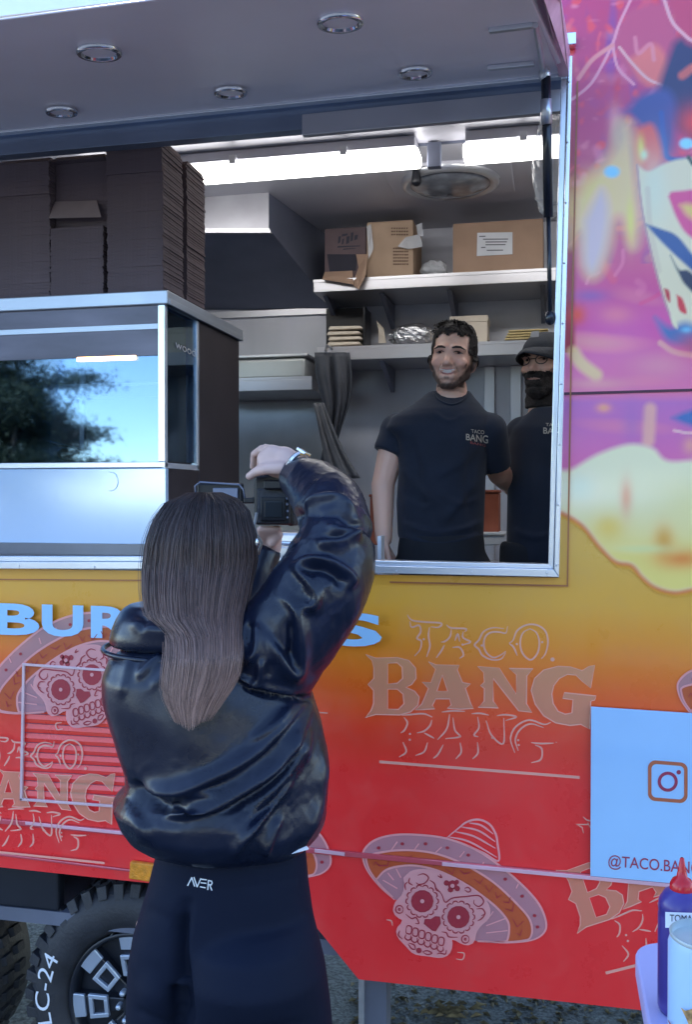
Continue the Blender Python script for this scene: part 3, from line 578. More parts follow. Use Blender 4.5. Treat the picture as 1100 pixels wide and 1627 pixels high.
# printed decals on the lower body
def fillpoly(pxs, y, m, name, par=T, holes=()):
    cu = bpy.data.curves.new('p', 'CURVE'); cu.dimensions = '2D'; cu.fill_mode = 'BOTH'
    for ring_ in [pxs] + list(holes):
        s = cu.splines.new('POLY'); s.points.add(len(ring_)-1); s.use_cyclic_u = True
        for i, (u, v) in enumerate(ring_): p = P(u, v, y); s.points[i].co = (p.x, p.z, 0, 1)
    o = bpy.data.objects.new('p', cu); C.objects.link(o); e = o.evaluated_get(bpy.context.evaluated_depsgraph_get()); me = e.to_mesh()
    V = [(v.co.x, y, v.co.y) for v in me.vertices]; F = [tuple(p.vertices) for p in me.polygons]; e.to_mesh_clear(); bpy.data.objects.remove(o)
    return mk(name, V, F, m, par) if V else None
def strokes(lines, wpx, y, tf=lambda p: p, sm=True):
    V, F = [], []
    for ln in lines:
        pts = smooth_line(ln, 5) if sm and len(ln) > 2 else ln; pts = [np.array(tf(p), float) for p in pts]; n = len(pts); o = len(V)
        for i, p in enumerate(pts):
            t = pts[min(i+1, n-1)]-pts[max(i-1, 0)]; t = t/(np.linalg.norm(t)+1e-9); nn = np.array((-t[1], t[0])); ww = wpx/2*(1 if n < 3 else min(1, .45+2.2*min(i, n-1-i)/n))
            V += [PN(*(p+nn*ww), y), PN(*(p-nn*ww), y)]
        F += [(o+2*i, o+2*i+1, o+2*i+3, o+2*i+2) for i in range(n-1)]
    return V, F
K3 = lambda p: (540+p[0]/2.619, 950+p[1]/2.619)
LET = {
 'B': ([(108,235),(150,250),(240,248),(288,260),(316,292),(318,335),(300,360),(276,372),(312,388),(331,412),(326,446),(296,474),(250,487),(150,485),(106,498),(130,470),(141,440),(141,385),(118,360),(142,335),(142,290),(134,260)], [[(200,272),(240,270),(260,288),(262,335),(240,355),(200,358)],[(200,380),(240,380),(264,400),(268,440),(245,464),(200,462)]]),
 'A': ([(370,265),(400,278),(470,280),(498,280),(490,300),(512,352),(545,358),(524,376),(546,440),(558,460),(500,463),(448,459),(465,445),(458,420),(400,420),(386,448),(396,461),(350,465),(314,466),(342,442),(370,377),(344,350),(380,352),(400,297)], [[(428,320),(450,388),(405,388)]]),
 'N': ([(575,285),(665,292),(735,400),(737,320),(706,293),(806,295),(780,325),(778,440),(801,476),(746,470),(640,335),(640,430),(662,458),(577,455),(602,430),(603,377),(587,365),(603,350),(600,310)], []),
 'G': ([(1063,280),(1046,376),(1012,348),(985,322),(950,318),(915,335),(892,365),(884,400),(890,440),(910,472),(940,484),(968,478),(972,424),(930,418),(936,394),(1069,408),(1063,425),(1046,430),(1042,547),(1005,526),(960,531),(900,520),(850,490),(815,442),(798,385),(812,335),(850,300),(910,284),(962,287),(1010,302),(1038,285)], [])}
THIN = [[(282,70),(300,92),(350,100),(422,105),(412,122),(380,120)],[(292,98),(300,122),(330,114),(338,140),(322,168),(340,180),(335,215),(312,242)],[(374,122),(370,160),(376,200),(362,246)],[(445,112),(465,125),(525,128),(522,142)],[(465,130),(460,160),(440,180),(422,184)],[(436,196),(425,218),(402,250)],[(515,140),(514,165),(545,183),(515,195)],[(470,206),(500,206),(516,236),(500,252)],[(480,178),(492,150),(500,182)],
 [(700,118),(692,146),(665,142),(632,143),(608,160),(600,195),(612,228),(640,248),(670,238),(692,222)],[(684,128),(640,124),(600,140),(580,175),(562,196),(580,214),(596,240),(635,257),(672,254),(692,228)],
 [(706,188),(722,176),(740,136),(780,112),(825,114),(858,140),(868,185),(858,230),(840,254)],[(706,190),(724,204),(740,240)],[(793,128),(764,145),(752,185),(762,230),(795,258),(824,230),(832,185),(820,145),(793,128)],
 [(258,488),(300,485),(350,482),(386,496)],[(268,497),(282,520),(270,550),(254,562)],[(384,508),(376,532),(352,554),(322,562)],[(264,600),(277,640),(248,662)],[(352,562),(372,572),(394,584)],[(366,602),(352,640),(316,656)],
 [(425,475),(470,470),(522,472)],[(458,484),(446,545),(408,590)],[(432,610),(410,650),(390,668)],[(472,498),(480,550),(500,577),(440,586)],[(502,602),(506,642),(484,670)],
 [(550,482),(585,480),(622,488)],[(575,495),(580,540),(560,570),(578,578)],[(574,600),(576,645),(554,670)],[(610,510),(632,570),(682,606),(684,500)],[(655,490),(690,486),(736,495),(692,510)],
 [(730,645),(712,585),(735,535),(790,508),(850,526),(880,518)],[(744,636),(732,590),(752,548),(795,524),(850,540)],[(798,602),(840,606),(892,604)],[(815,612),(842,628),(838,672),(798,686)]]
DOTS = [(350,172),(512,194),(592,198),(738,192),(844,184),(293,566),(292,590),(502,576),(636,582),(744,592),(746,612)]
def logo(tf, y=-.0035, sc_=1, lettersel='BANG', label=None, thin=True, dot=True):
    L0 = part_empty('printed_logo', tf)
    for ch in lettersel:
        o, hs = LET[ch]; f = lambda p: tf(K3(p))
        fillpoly([f(p) for p in o], y, M['ink'], 'letter', L0, [[f(p) for p in h_] for h_ in hs])
        V, F = strokes([list(r)+[r[0]] for r in [o]+hs], 1.9*sc_, y-.0012, f, False); mk('letter_outline', V, F, M['inkline'], L0)
    if thin:
        f = lambda p: tf(K3(p)); V, F = strokes(THIN, 2.8*sc_, y, f); mk('letter_outline', V, F, M['inkline'], L0)
        q = [(165,676),(1000,741),(1000,753),(165,688)]; fillpoly([f(p) for p in q], y, M['inkline'], 'underline', L0)
        if dot:
            D = MB()
            for x, z in DOTS + [(887,256)]:
                r = 9 if x == 887 else 5; D.add([PN(*f((x+r*cos(a), z+r*sin(a))), y) for a in np.arange(0, 6.2, .78)], [tuple(range(8))])
            D.build('letter_dots', M['inkline'], L0)
    return L0
def part_empty(name, tf):
    V, F = strokes([[(900,600),(905,601)]], 1, -.003, lambda p: tf(K3(p))); return mk(name, V, F, M['inkline'], T)
logo(lambda p: p)
logo(lambda p: (184+(p[0]-948)*.70, 1229+(p[1]-1057)*.80+(p[0]-948)*.01), y=-.0145)
def rotf(p):
    dx, dy = p[0]-581, p[1]-1040; return (884+dx*.97+dy*.34, 1383-dx*.33+dy*1.0)
logo(rotf)
# BURGERS
def wordpx(txt, quad, y, m, name, off=0, sp=1, par=T):
    Q, F = fit_text(txt, quad, off, sp); return mk(name, [P(u, v, y) for u, v in Q], F, m, par)
xs = [(-12,62,'B'),(66,132,'U'),(144,212,'R'),(226,312,'G'),(325,398,'E'),(412,488,'R'),(520,607,'S')]
for x0, x1, ch in xs:
    yt = 958+(x0+12)*.028; yb = 1008+(x0+12)*.034
    wordpx(ch, [(x0,yt),(x1,yt+2),(x0,yb),(x1,yb+2)], -.0165, M['blueletter'], 'letter', .035)
# sugar skull with wide straw hat
K4 = lambda p: (540+p[0]/2.619, 1280+p[1]/2.619)
def resample(pts, n):
    pts = smooth_line(pts, 8); L = [0]
    for a, b in zip(pts[:-1], pts[1:]): L.append(L[-1]+math.dist(a, b))
    t = np.linspace(0, L[-1], n); return list(zip(np.interp(t, L, [p[0] for p in pts]), np.interp(t, L, [p[1] for p in pts])))
O1 = [(228,392),(165,335),(115,270),(96,215),(105,180),(150,142),(230,122),(330,122),(445,137),(560,180),(660,245),(760,330),(830,410),(860,485),(850,530),(800,560),(700,571),(575,566)]
O2 = [(222,380),(172,332),(128,275),(112,232),(116,210),(165,196),(240,186),(330,188),(430,208),(540,256),(640,318),(725,395),(785,462),(802,510),(795,548),(770,560),(690,567),(575,562)]
O3 = [(222,386),(180,345),(152,315),(160,300),(190,270),(240,254),(320,250),(420,275),(520,325),(600,380),(660,430),(700,480),(706,520),(700,555),(690,564),(640,568),(600,567),(575,566)]
def skull(tf, y=-.0035, wmul=1, top=True):
    S = mk('printed_skull', *strokes([[(380,600),(384,601)]], .5, y, lambda p: tf(K4(p))), M['inkline'], T); f = lambda p: tf(K4(p))
    def ringband(A, B, m, nm, dy=0):
        a, b = resample(A, 60), resample(B, 60); V = [PN(*f(p), y-dy) for p in a+b]; mk(nm, V, [(i, i+1, 61+i, 60+i) for i in range(59)], m, S)
    ringband(O1, O2, M['inkgrey'], 'brim_band'); ringband(O2, O3, M['inkorange'], 'brim_band')
    inner = O3; fillpoly([f(p) for p in resample(O3, 50)], y, M['inkgrey'], 'brim_inner', S)
    crown = [(445,135),(490,98),(530,68),(580,58),(625,78),(650,118),(658,160),(662,230),(600,196),(520,160)]
    V, F = strokes([O1, O2, O3]+([crown] if top else []), 3.4*wmul, y-.0012, f); mk('hat_outline', V, F, M['inkpink'], S)
    if top: V, F = strokes([[(455,130),(540,150),(655,215)],[(480,108),(560,128),(650,178)],[(505,88),(580,105),(648,150)],[(540,72),(590,82),(640,118)]], 3*wmul, y-.0012, f); mk('hat_stripes', V, F, M['inkpink'], S)
    zz = [[(140,250),(150,235),(165,250),(200,250),(208,212)],[(225,225),(245,232),(262,222)],[(272,215),(285,235),(300,205)],[(318,218),(340,245),(362,222)],[(378,228),(390,250),(410,222)],[(440,262),(470,285),(480,255)],[(500,268),(520,285),(548,275)],[(560,305),(585,325),(600,300)],[(605,330),(622,360),(640,335)],[(650,360),(655,385),(675,370)],[(680,400),(705,405),(712,380)],[(690,430),(720,440),(725,405)],[(720,470),(740,505),(768,480)],[(735,530),(752,540),(760,515)]]
    V, F = strokes(zz, 2.1*wmul, y-.0024, f, False); mk('brim_zigzag', V, F, M['inkred'], S)
    D = MB()
    for x, z in [(162,176),(261,159),(358,159),(449,176),(536,206),(690,306),(760,377),(812,458),(824,505)]:
        D.add([PN(*f((x+8*cos(a), z+7*sin(a))), y-.0012) for a in np.arange(0, 6.2, .78)], [tuple(range(8))])
    D.build('brim_dots', M['inkred'], S)
    V, F = strokes([[(215,185),(240,150)],[(310,185),(330,158)],[(400,195),(425,172)],[(500,215),(520,190)],[(590,262),(600,235)],[(735,345),(745,325)]], 2*wmul, y-.0012, f, False); mk('brim_dots', V, F, M['inkpink'], S)
    rays = [[(200,280),(225,310)],[(235,262),(255,300)],[(180,310),(240,345)],[(610,500),(690,470)],[(610,530),(700,520)],[(640,440),(620,470)]]
    V, F = strokes(rays, 2*wmul, y-.0012, f, False); mk('brim_dots', V, F, M['inkpink'], S)
    head_ = [(265,300),(300,270),(360,264),(430,280),(500,310),(560,345),(605,385),(628,430),(622,470),(590,500),(570,530),(562,565),(535,582),(500,572),(470,556),(470,585),(455,620),(420,634),(370,628),(310,618),(275,585),(240,545),(238,510),(262,480),(240,465),(222,440),(232,400),(258,372),(268,335)]
    M_ = M['inkpink']; fillpoly([f(p) for p in resample(head_+[head_[0]], 70)], y-.0024, M_, 'skull_shape', S)
    R_ = MB(); yy = y-.0036
    def dsc(x, z, r, m=None, n=14, k=yy): return [PN(*f((x+r*cos(a), z+r*sin(a))), k) for a in np.linspace(0, 2*pi, n, endpoint=False)]
    for (x, z) in ((344,398),(495,464)):
        R_.add(dsc(x, z, 47), [tuple(range(14))])
    R_.add([PN(*f(p), yy) for p in [(385,520),(350,492),(355,472),(380,472),(398,460),(418,462),(422,490),(400,524)]], [tuple(range(8))])
    for (x, z, r) in ((470,330,20),(445,322,12),(490,345,12),(462,350,12),(488,318,10),(330,603,12)): R_.add(dsc(x, z, r, n=8), [tuple(range(8))])
    R_.build('skull_details', M['inkred'], S)
    ln = []
    for (x, z) in ((344,398),(495,464)):
        for k in range(14):
            a = 2*pi*k/14; ln.append([(x+56*cos(a)+12*cos(q), z+56*sin(a)+12*sin(q)) for q in (a-1.4, a-.5, a+.5, a+1.4)])
    for (x, z, r) in ((249,432,16),(524,556,16)): ln.append([(x+r*cos(q), z+r*sin(q)) for q in np.linspace(0, 6.28, 9)]); ln.append([(x+4*cos(q), z+4*sin(q)) for q in np.linspace(0, 6.28, 6)])
    ln += [[(275,352),(272,330),(282,318)],[(292,300),(288,320),(305,332)],[(318,320),(330,328),(355,322),(370,300),(350,284),(325,290)],[(375,310),(395,325),(402,350),(420,360)],[(400,340),(425,370),(440,402),(470,385),(530,378),(580,375),(600,400),(580,420),(560,408),(560,392)],[(570,430),(595,430),(606,450),(590,458)],[(575,480),(592,470),(605,455)],[(408,292),(425,300),(418,285)],[(520,345),(535,340),(546,352),(535,360),(520,350)],[(275,452),(300,470),(318,466),(330,490),(315,490)],[(425,525),(445,530),(455,546),(492,548)],[(250,520),(245,540),(262,556)],[(445,600),(440,618),(418,614),(405,618)],[(288,572),(310,580),(316,596)],[(285,575),(300,596),(316,598)],[(345,608),(365,604),(384,614),(365,620),(347,610)]]
    for k in range(6):
        x0, z0 = 286+k*27, 520+k*9.5
        ln.append([(x0-10,z0-6),(x0-3,z0-20),(x0+12,z0-16),(x0+14,z0),(x0+8,z0+14),(x0-8,z0+10),(x0-10,z0-6)]); ln.append([(x0-10,z0+16),(x0-14,z0+30),(x0-2,z0+40),(x0+10,z0+34),(x0+10,z0+20)])
    V, F = strokes(ln, 2.0*wmul, yy, f); mk('skull_linework', V, F, M['inkred'], S)
    D = MB()
    for (x, z) in ((344,398),(495,464),(470,334)): D.add(dsc(x, z, 9, n=8, k=yy-.0012), [tuple(range(8))])
    D.build('eye_centres', M['inkpink'], S)
    V, F = strokes([[(195,475),(215,480),(220,500)],[(490,610),(518,615),(512,640),(485,638)],[(1000,82),(1022,90),(1018,115)],[(990,85),(1040,88)]][:2], 2.2, y, f); mk('curl', V, F, M['inkline'], S)
    return S
skull(lambda p: p); skull(lambda p: (145-(p[0]-672)*.86, 1073+(p[1]-1433)*.94), y=-.0145, top=False)
skull(lambda p: (p[0]-343, p[1]-103-0)); skull(lambda p: (p[0]+501, p[1]-268), y=-.0040)
V, F = strokes([[(916,1309),(926,1315),(928,1324)],[(918,1310),(936,1310)]], 2, -.0035, sm=False); mk('curl', V, F, M['inkline'], T)
V, F = strokes([[(508,1132),(521,1133)]], 2, -.0035, sm=False); mk('curl', V, F, M['inkline'], T)

# ------------------------------------------------------------------ poster on the body
a, b, c_, d_ = P(939,1392,-.016), P(1290,1424,-.016), P(1290,1146,-.016), P(940,1123,-.016)
pl = (a+c_)/2; PO = thing('poster', a, 'pale blue poster with rounded camera symbol and plum handle lettering, lower right', 'poster')
MB().prism([a,b,c_,d_], (0,.006,0)).build('board', M['poster'], PO, bevel=.001)
def rr(cx, cy, w_, r, n=8):
    out = []
    for k, (sx, sy) in enumerate(((1,1),(-1,1),(-1,-1),(1,-1))):
        for i in range(n+1):
            q = pi/2*k + pi/2*i/n; out.append((cx+sx*(w_-r)+r*cos(q), cy+sy*(w_-r)*1.04+r*sin(q)+(cx+sx*(w_-r)-cx)*.08))
    return out
g1 = rr(1062,1242,31.5,12); g2 = rr(1062,1242,26,8); fillpoly(g1, -.0172, M['posterorange'], 'symbol', PO, [g2])
def circ(cx, cy, r, n=28): return [(cx+r*cos(2*pi*k/n), cy+r*sin(2*pi*k/n)) for k in range(n)]
fillpoly(circ(1062,1242,16), -.0172, M['posterink'], 'symbol', PO, [circ(1062,1242,11)]); fillpoly(circ(1079.5,1227,3.6,12), -.0172, M['posterink'], 'symbol', PO)
wordpx('@TACO.BANG', [(968,1358),(1113,1369),(967,1381),(1113,1395)], -.0172, M['posterink'], 'handle_lettering', .004, par=PO)

# ------------------------------------------------------------------ display case on the sill
cz0, cz1 = P(262,868,.06).z, P(262,462,.06).z
X0, X1 = P(-330,700,.06).x, P(263,700,.06).x; yf = .06
M['fascia'] = mat('smoked_fascia', (.11,.10,.13), .3, .2, var=.35, scale=3, stretch=(1,1,4))
DC = thing('display_case', ((X0+X1)/2, .35, cz0), 'glass fronted food display case with white lower panel under the cardboard stacks', 'display case')
def dp(nm, a, b, m, **k): return MB().box(a, b).build(nm, m, DC, **k)
zg0 = P(262,737,yf).z; zt0 = P(262,484,yf).z
dp('front_panel', (X0,yf,cz0+.005), (X1,yf+.02,zg0-.012), M['case'], bevel=.002)
dp('top_panel', (X0,yf-.012,zt0), (X1+.012,.70,cz1), M['casetop'], bevel=.003)
dp('bottom_rail', (X0,yf-.004,zg0-.010), (X1,yf+.016,zg0+.006), M['frame'], bevel=.002)
dp('corner_post', (X1-.021,yf-.003,zg0+.006), (X1,yf+.016,zt0), M['frame'], bevel=.002)
dp('fascia_panel', (X0,yf-.001,P(200,566,yf).z), (X1-.021,yf+.002,P(200,524,yf).z), M['fascia']); dp('fascia_panel', (X0,yf-.001,P(200,517,yf).z), (X1-.021,yf+.002,zt0), M['fascia']); dp('fascia_rail', (X0,yf-.003,P(200,525,yf).z), (X1-.021,yf+.002,P(200,516,yf).z), M['casetop'], bevel=.001)
xm = P(13,600,yf).x; dp('middle_post', (xm-.016,yf+.45,zg0), (xm,yf+.47,zt0), M['frame'])
dp('front_glass', (X0,yf+.003,zg0+.006), (X1-.021,yf+.009,zt0), M['glass'])
ys = .30
dp('side_glass', (X1-.012,yf+.016,zg0+.01), (X1-.006,ys,zt0), M['glass2'])
dp('side_post', (X1-.02,ys,zg0-.01), (X1,ys+.018,zt0), M['frame'], bevel=.002)
dp('side_rail', (X1-.012,yf,zg0-.012), (X1,ys+.018,zg0+.004), M['frame'], bevel=.001)
dp('side_panel', (X1-.02,ys+.018,cz0), (X1,.695,zt0), M['caseside'], bevel=.002); dp('side_panel', (X1-.018,yf+.02,cz0), (X1-.002,ys+.018,zg0-.012), M['caseside'])
dp('top_edge', (X1-.002,yf,zt0+.0), (X1+.014,.70,zt0+.018), M['casetop'], bevel=.002)
dp('inner_shelf', (X0,.34,P(262,612,.34).z), (X1-.03,.67,P(262,612,.34).z+.012), M['metal'], bevel=.002); dp('inner_back', (X0,.66,zg0), (X1-.03,.672,zt0), mat('inner_back_panel', (.16,.13,.13), .4, .3, var=.3, scale=6))
dp('rear_panel', (X0,.68,cz0), (X1-.02,.695,zt0), M['caseside']); dp('floor_tray', (X0,yf+.02,zg0-.03), (X1-.02,.68,zg0-.01), M['caseside'])
zh = P(200,552,.3).z; dp('heat_shelf', (X0,.12,zh), (X1-.07,.40,zh+.03), M['metal'], bevel=.003)
hl = P(122,572,yf); hr = P(216,572,yf); dp('heat_lamp', (hl.x,yf-.002,P(170,573,yf).z), (hr.x,yf+.002,P(170,566,yf).z), M['warm'], bevel=.0015)
dp('upper_rail', (X0,.07,P(0,524,.07).z), (X1-.03,.09,P(0,518,.07).z), M['metal'])
mb = MB().box((P(232,540,.14).x,.14,P(232,562,.14).z), (X1-.03,.2,P(232,538,.14).z)); ctl = mb.build('control_box', M['black'], DC, bevel=.002)
wt = fit_text('woodson', [(262,540),(318,543),(262,553),(318,557)])
Vw = []
for u, v in wt[0]: Vw.append(P(u, v, .138) if 0 else (X1-.003, P(u,v,.14).y + (u-262)*.0045, P(262,v,.14).z-.0))
mk('maker_lettering', Vw, wt[1], mat('silver_lettering', (.5,.5,.52), .4), DC)
ring_ = MB().tube([P(176+11*cos(a), 765+15*sin(a), yf-.001) for a in np.linspace(-1.9, 1.9, 14)], .0011, 6); ring_.build('round_mark', M['white'], DC)
# food inside: curved steel tray rim and a browned pastry
sw = thing('serving_tray', P(60,735,.3), 'steel serving tray edge holding browned food inside the display case', 'tray')
MB().tube([P(-60,672,.25),P(0,686,.25),P(60,697,.25),P(130,716,.25)], .005, 8).build('tray_rim', M['chrome'], sw, smooth=True)
MB().hexa([P(-60,740,.22),P(135,740,.22),P(135,736,.45),P(-60,736,.45),P(-60,676,.25),P(128,718,.25),P(125,712,.45),P(-60,672,.45)]).build('tray_body', M['steel'], sw)
pf = mk('browned_pastry', *(lambda q: (q.v, q.f))(MB().ell(P(108,722,.2), (.035,.03,.02))), mat('browned_crust', (.35,.15,.05), .6, var=.4, scale=40, bump=.6), None, True, loc=P(108,735,.2))
tag(pf, 'small browned pastry at the end of the serving tray in the display case', 'pastry')

# ------------------------------------------------------------------ flattened carton stacks on the case
def carton_stack(uL, uR, y0, dep, n, desc, top_h=.016, seed=0, step=None, grp=None):
    r = random.Random(seed); x0, x1 = P(uL,460,y0).x, P(uR,460,y0).x; w_ = x1-x0; th = .0078; z = cz1+.001; base = None
    me = None
    for k in range(n):
        jx, jy = r.gauss(0,.0008), abs(r.gauss(0,.0003))
        if step:
            jy += step(k/n)
        if me is None:
            ca = MB(); e = .0007
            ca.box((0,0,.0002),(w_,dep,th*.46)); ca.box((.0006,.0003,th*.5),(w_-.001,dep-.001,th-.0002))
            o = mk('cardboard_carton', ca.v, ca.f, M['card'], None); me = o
        else:
            o = me.copy(); C.objects.link(o)
        if k % 3 == 2: jx += r.choice((-1,1))*.0011
        o.location = (x0+jx, y0+jy, z); o.rotation_euler = (0, 0, r.gauss(0,.004)); z += th
        tag(o, desc, 'cardboard carton', grp or 'brown cartons stacked on the display case')
    # last carton with a raised tapered lid
    zz = z; a = .012
    V = [(x0,y0,zz),(x1,y0,zz),(x1,y0+dep,zz),(x0,y0+dep,zz),(x0+a,y0+a*1.6,zz+top_h),(x1-a*.3,y0+a*1.6,zz+top_h),(x1-a*.3,y0+dep-a,zz+top_h),(x0+a,y0+dep-a,zz+top_h)]
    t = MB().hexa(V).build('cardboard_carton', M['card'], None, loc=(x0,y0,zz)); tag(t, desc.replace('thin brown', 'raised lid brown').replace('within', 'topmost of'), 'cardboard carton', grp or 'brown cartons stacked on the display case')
    return x0, x1
H = lambda v, y: int((P(200,v,y).z-cz1)/.0078)
G1 = 'cartons of the stack left of centre'
carton_stack(-12,78,.085,.155,H(242,.085),'thin brown flat carton within the stack at the left edge of the photo',seed=1,step=lambda t: .005 if t<.75 else 0, grp='cartons of the leftmost stack')
x0, x1 = carton_stack(80,164,.09,.155,H(243,.09),'thin brown flat carton within the middle stack with the drooping flap',seed=2,step=lambda t: 0 if t<.50 else .03, grp='cartons of the middle stack with the drooping flap')
carton_stack(169,258,.085,.15,H(232,.085),'thin brown flat carton within the tall stack at the front right corner',seed=3,step=lambda t: .004 if t<.80 else 0, grp='cartons of the front right corner stack')
carton_stack(212,297,.262,.15,H(266,.26),'thin brown flat carton within the shorter stack behind the corner stack',seed=5, grp='cartons of the rear right stack')
q = [P(77,347,.082),P(160,345,.082),P(153,319,.115),P(86,321,.115)]; fl = MB().prism(q, (0,.002,.002)).build('carton_flap', mat('pale_flap_card', (.27,.20,.19), .85, var=.1), None, loc=q[0]); tag(fl, 'pale drooping cardboard flap jutting from the middle carton stack', 'cardboard flap')

# ------------------------------------------------------------------ things on the shelves
def cardbox(name, u0, v0, u1, v1, y, dep, label, z0, m=M['card2']):
    a, b = P(u0,v1,y), P(u1,v0,y); t = thing(name, ((a.x+b.x)/2, y+dep/2, z0), label, 'cardboard box', 'cardboard boxes on the upper shelf')
    w_ = b.x-a.x; h_ = b.z-z0
    MB().box((a.x,y,z0+.001),(b.x,y+dep,b.z)).build('box_body', m, t, bevel=.003); MB().box((a.x+.002,y-.001,b.z-.0005),(b.x-.002,y+dep*.49,b.z+.003)).build('box_flap', m, t, bevel=.001); MB().box((a.x+.002,y+dep*.5,b.z-.0005),(b.x-.002,y+dep-.002,b.z+.003)).build('box_flap', m, t, bevel=.001)
    return t, a.x, b.x, h_
bx, x0, x1, h_ = cardbox('cardboard_box', 720,348,864,424,1.78,.3,'wide brown cardboard box with a white shipping label, right end of upper shelf', ub.z+.001, M['card2'])
q = [P(758,407,1.778),P(815,404,1.778),P(815,369,1.778),P(759,370,1.778)]; lbl_ = MB().prism(q, (0,-.0015,0)).build('shipping_label', mat('paper_label', (.6,.62,.66), .6), bx)
S_ = MB()
for i, (a, b) in enumerate(((762,772),(768,808),(772,806),(772,804),(765,772),(774,800))): S_.prism([P(a,376.6+i*4.4,1.7755),P(b,376.3+i*4.4,1.7755),P(b,374.6+i*4.4,1.7755),P(a,374.9+i*4.4,1.7755)], (0,-.0004,0))
S_.build('label_print', mat('grey_print', (.12,.13,.16), .6), bx)
bx, x0, x1, h_ = cardbox('cardboard_box', 583,350,657,430,1.79,.28,'tan cardboard box wrapped with torn clear tape in the middle of the upper shelf', ua.z+.001, mat('light_tan_card', (.42,.30,.21), .85, var=.12))
S_ = MB(); r = random.Random(3)
for (a, b, v0, n) in ((622,650,361,3),(625,650,393,6)):
    for i in range(n):
        for k in range(7): 
            u = a+(b-a)*k/7; S_.prism([P(u,v0+i*5+3,1.788),P(u+r.uniform(1.5,3.3),v0+i*5+3,1.788),P(u+3,v0+i*5+.5,1.788),P(u,v0+i*5+.6,1.788)], (0,-.0004,0))
S_.build('box_print', mat('brown_print', (.15,.09,.06), .7), bx)
tp = MB(); 
for (pts) in ([(583,360),(590,356),(594,395),(586,412)],[(632,392),(645,377),(668,372),(672,392),(650,396)],[(662,358),(671,354),(673,376),(664,374)]): tp.prism([P(u,v,1.782-.004*k) for k,(u,v) in enumerate(pts)], (0,-.002,0))
tp.build('clear_tape', M['bag'], bx)
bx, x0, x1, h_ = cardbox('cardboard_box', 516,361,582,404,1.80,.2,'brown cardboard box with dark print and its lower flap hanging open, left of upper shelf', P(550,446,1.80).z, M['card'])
S_ = MB()
for k, (u, v, w_, hh) in enumerate(((537,376,4,11),(543,372,9,4),(543,380,3,9),(550,376,5,12),(557,370,4,14),(563,374,5,8),(536,391,36,2.5),(545,395,20,2))): S_.prism([P(u,v+hh,1.798),P(u+w_,v+hh-2,1.798),P(u+w_+1,v-1,1.798),P(u+1,v,1.798)], (0,-.0005,0))
S_.build('box_print', mat('black_print', (.03,.03,.05), .7), bx)
MB().prism([P(520,404,1.797),P(568,404,1.797),P(566,430,1.797),P(524,432,1.797)], (0,-.001,0)).build('box_opening_shade', mat('box_inside_shade', (.03,.03,.045), .9), bx)  # dark sheet standing in for the shade inside the open box
MB().prism([P(566,404,1.78),P(584,404,1.76),P(582,436,1.72),P(570,460,1.70),P(560,452,1.74),(P(570,425,1.78))], (0,.002,0)).build('box_flap', M['card2'], bx)
MB().prism([P(516,432,1.79),P(560,430,1.79),P(562,452,1.72),P(512,444,1.72)], (0,.002,0)).build('box_flap', M['card2'], bx)
# foil packet, sandwich packs, papers
def lump(name, c, r, m, label, cat, amp=.18, seed=0, loc=None, n=(40,26)):
    mb = MB().ell(c, r, n=n[0], m=n[1]); V = np.array(mb.v); rg = np.random.default_rng(seed); d = V-np.array(c); s = np.zeros(len(V))
    for k in range(18):
        w_ = rg.normal(size=3)*rg.uniform(20, 90); s += np.abs(np.sin(d@w_+rg.uniform(0, 6)))*rg.uniform(.4, 1)
    s = s/18*2-.9; V = np.array(c)+d*(1+amp*s*3)[:, None]; o = mk(name, V, mb.f, m, None, False, loc=loc or (c[0], c[1], c[2]-r[2])); tag(o, label, cat); return o
c = P(655,518,1.85); lump('foil_parcel', (c.x,c.y,la.z+.062), (.105,.07,.058), M['foil'], 'crumpled silver foil parcel on the lower shelf beside the man\'s hair', 'foil parcel', .14, 2)
c = P(690,404,1.85); lump('plastic_bag', (c.x,c.y,ua.z+.05), (.06,.06,.045), M['bag'], 'crumpled clear bag between two boxes on the upper shelf', 'plastic bag', .2, 4)
for i in range(5):
    a, b = P(520,545,1.80), P(575,545,1.80); z = la.z+.002+i*.024; j = [.004,-.003,.002,-.004,.003][i]
    lab = ['lowest','second lowest','middle','second highest','highest'][i]
    o = MB().hexa([(a.x+j,1.80,z),(b.x+j,1.80,z+.002),(b.x+j,1.95,z+.002),(a.x+j,1.95,z),(a.x+.006+j,1.81,z+.019),(b.x-.012+j,1.812,z+.016),(b.x-.012+j,1.94,z+.017),(a.x+.006+j,1.94,z+.019)]).build('napkin_pack', M['cream'], None, bevel=.005, loc=((a.x+b.x)/2,1.87,z)); tag(o, f'cream napkin pack, {lab} of the five in the dark holder', 'napkin pack', 'napkin packs on the lower shelf')
a, b = P(575,545,1.96), P(581,500,1.96); hb = MB().box((P(519,500,1.98).x,1.97,la.z),(P(583,500,1.98).x,2.0,P(550,490,1.98).z)); hb.box((P(577,500,1.82).x,1.82,la.z),(P(580,500,1.82).x,1.97,P(550,494,1.9).z)); o = hb.build('napkin_holder', M['black'], None, bevel=.002, loc=(a.x-.08,1.98,la.z)); tag(o, 'dark open napkin holder behind the cream packs on lower shelf', 'holder')
o = MB().prism([P(602,545,1.9),P(614,545,1.9),P(610,522,1.92),P(598,508,1.95),P(602,525,1.92)], (0,.004,0)).build('paper_sheet', M['cream'], None, loc=P(606,545,1.9)); tag(o, 'curled cream paper sheet leaning left of the foil parcel', 'paper')
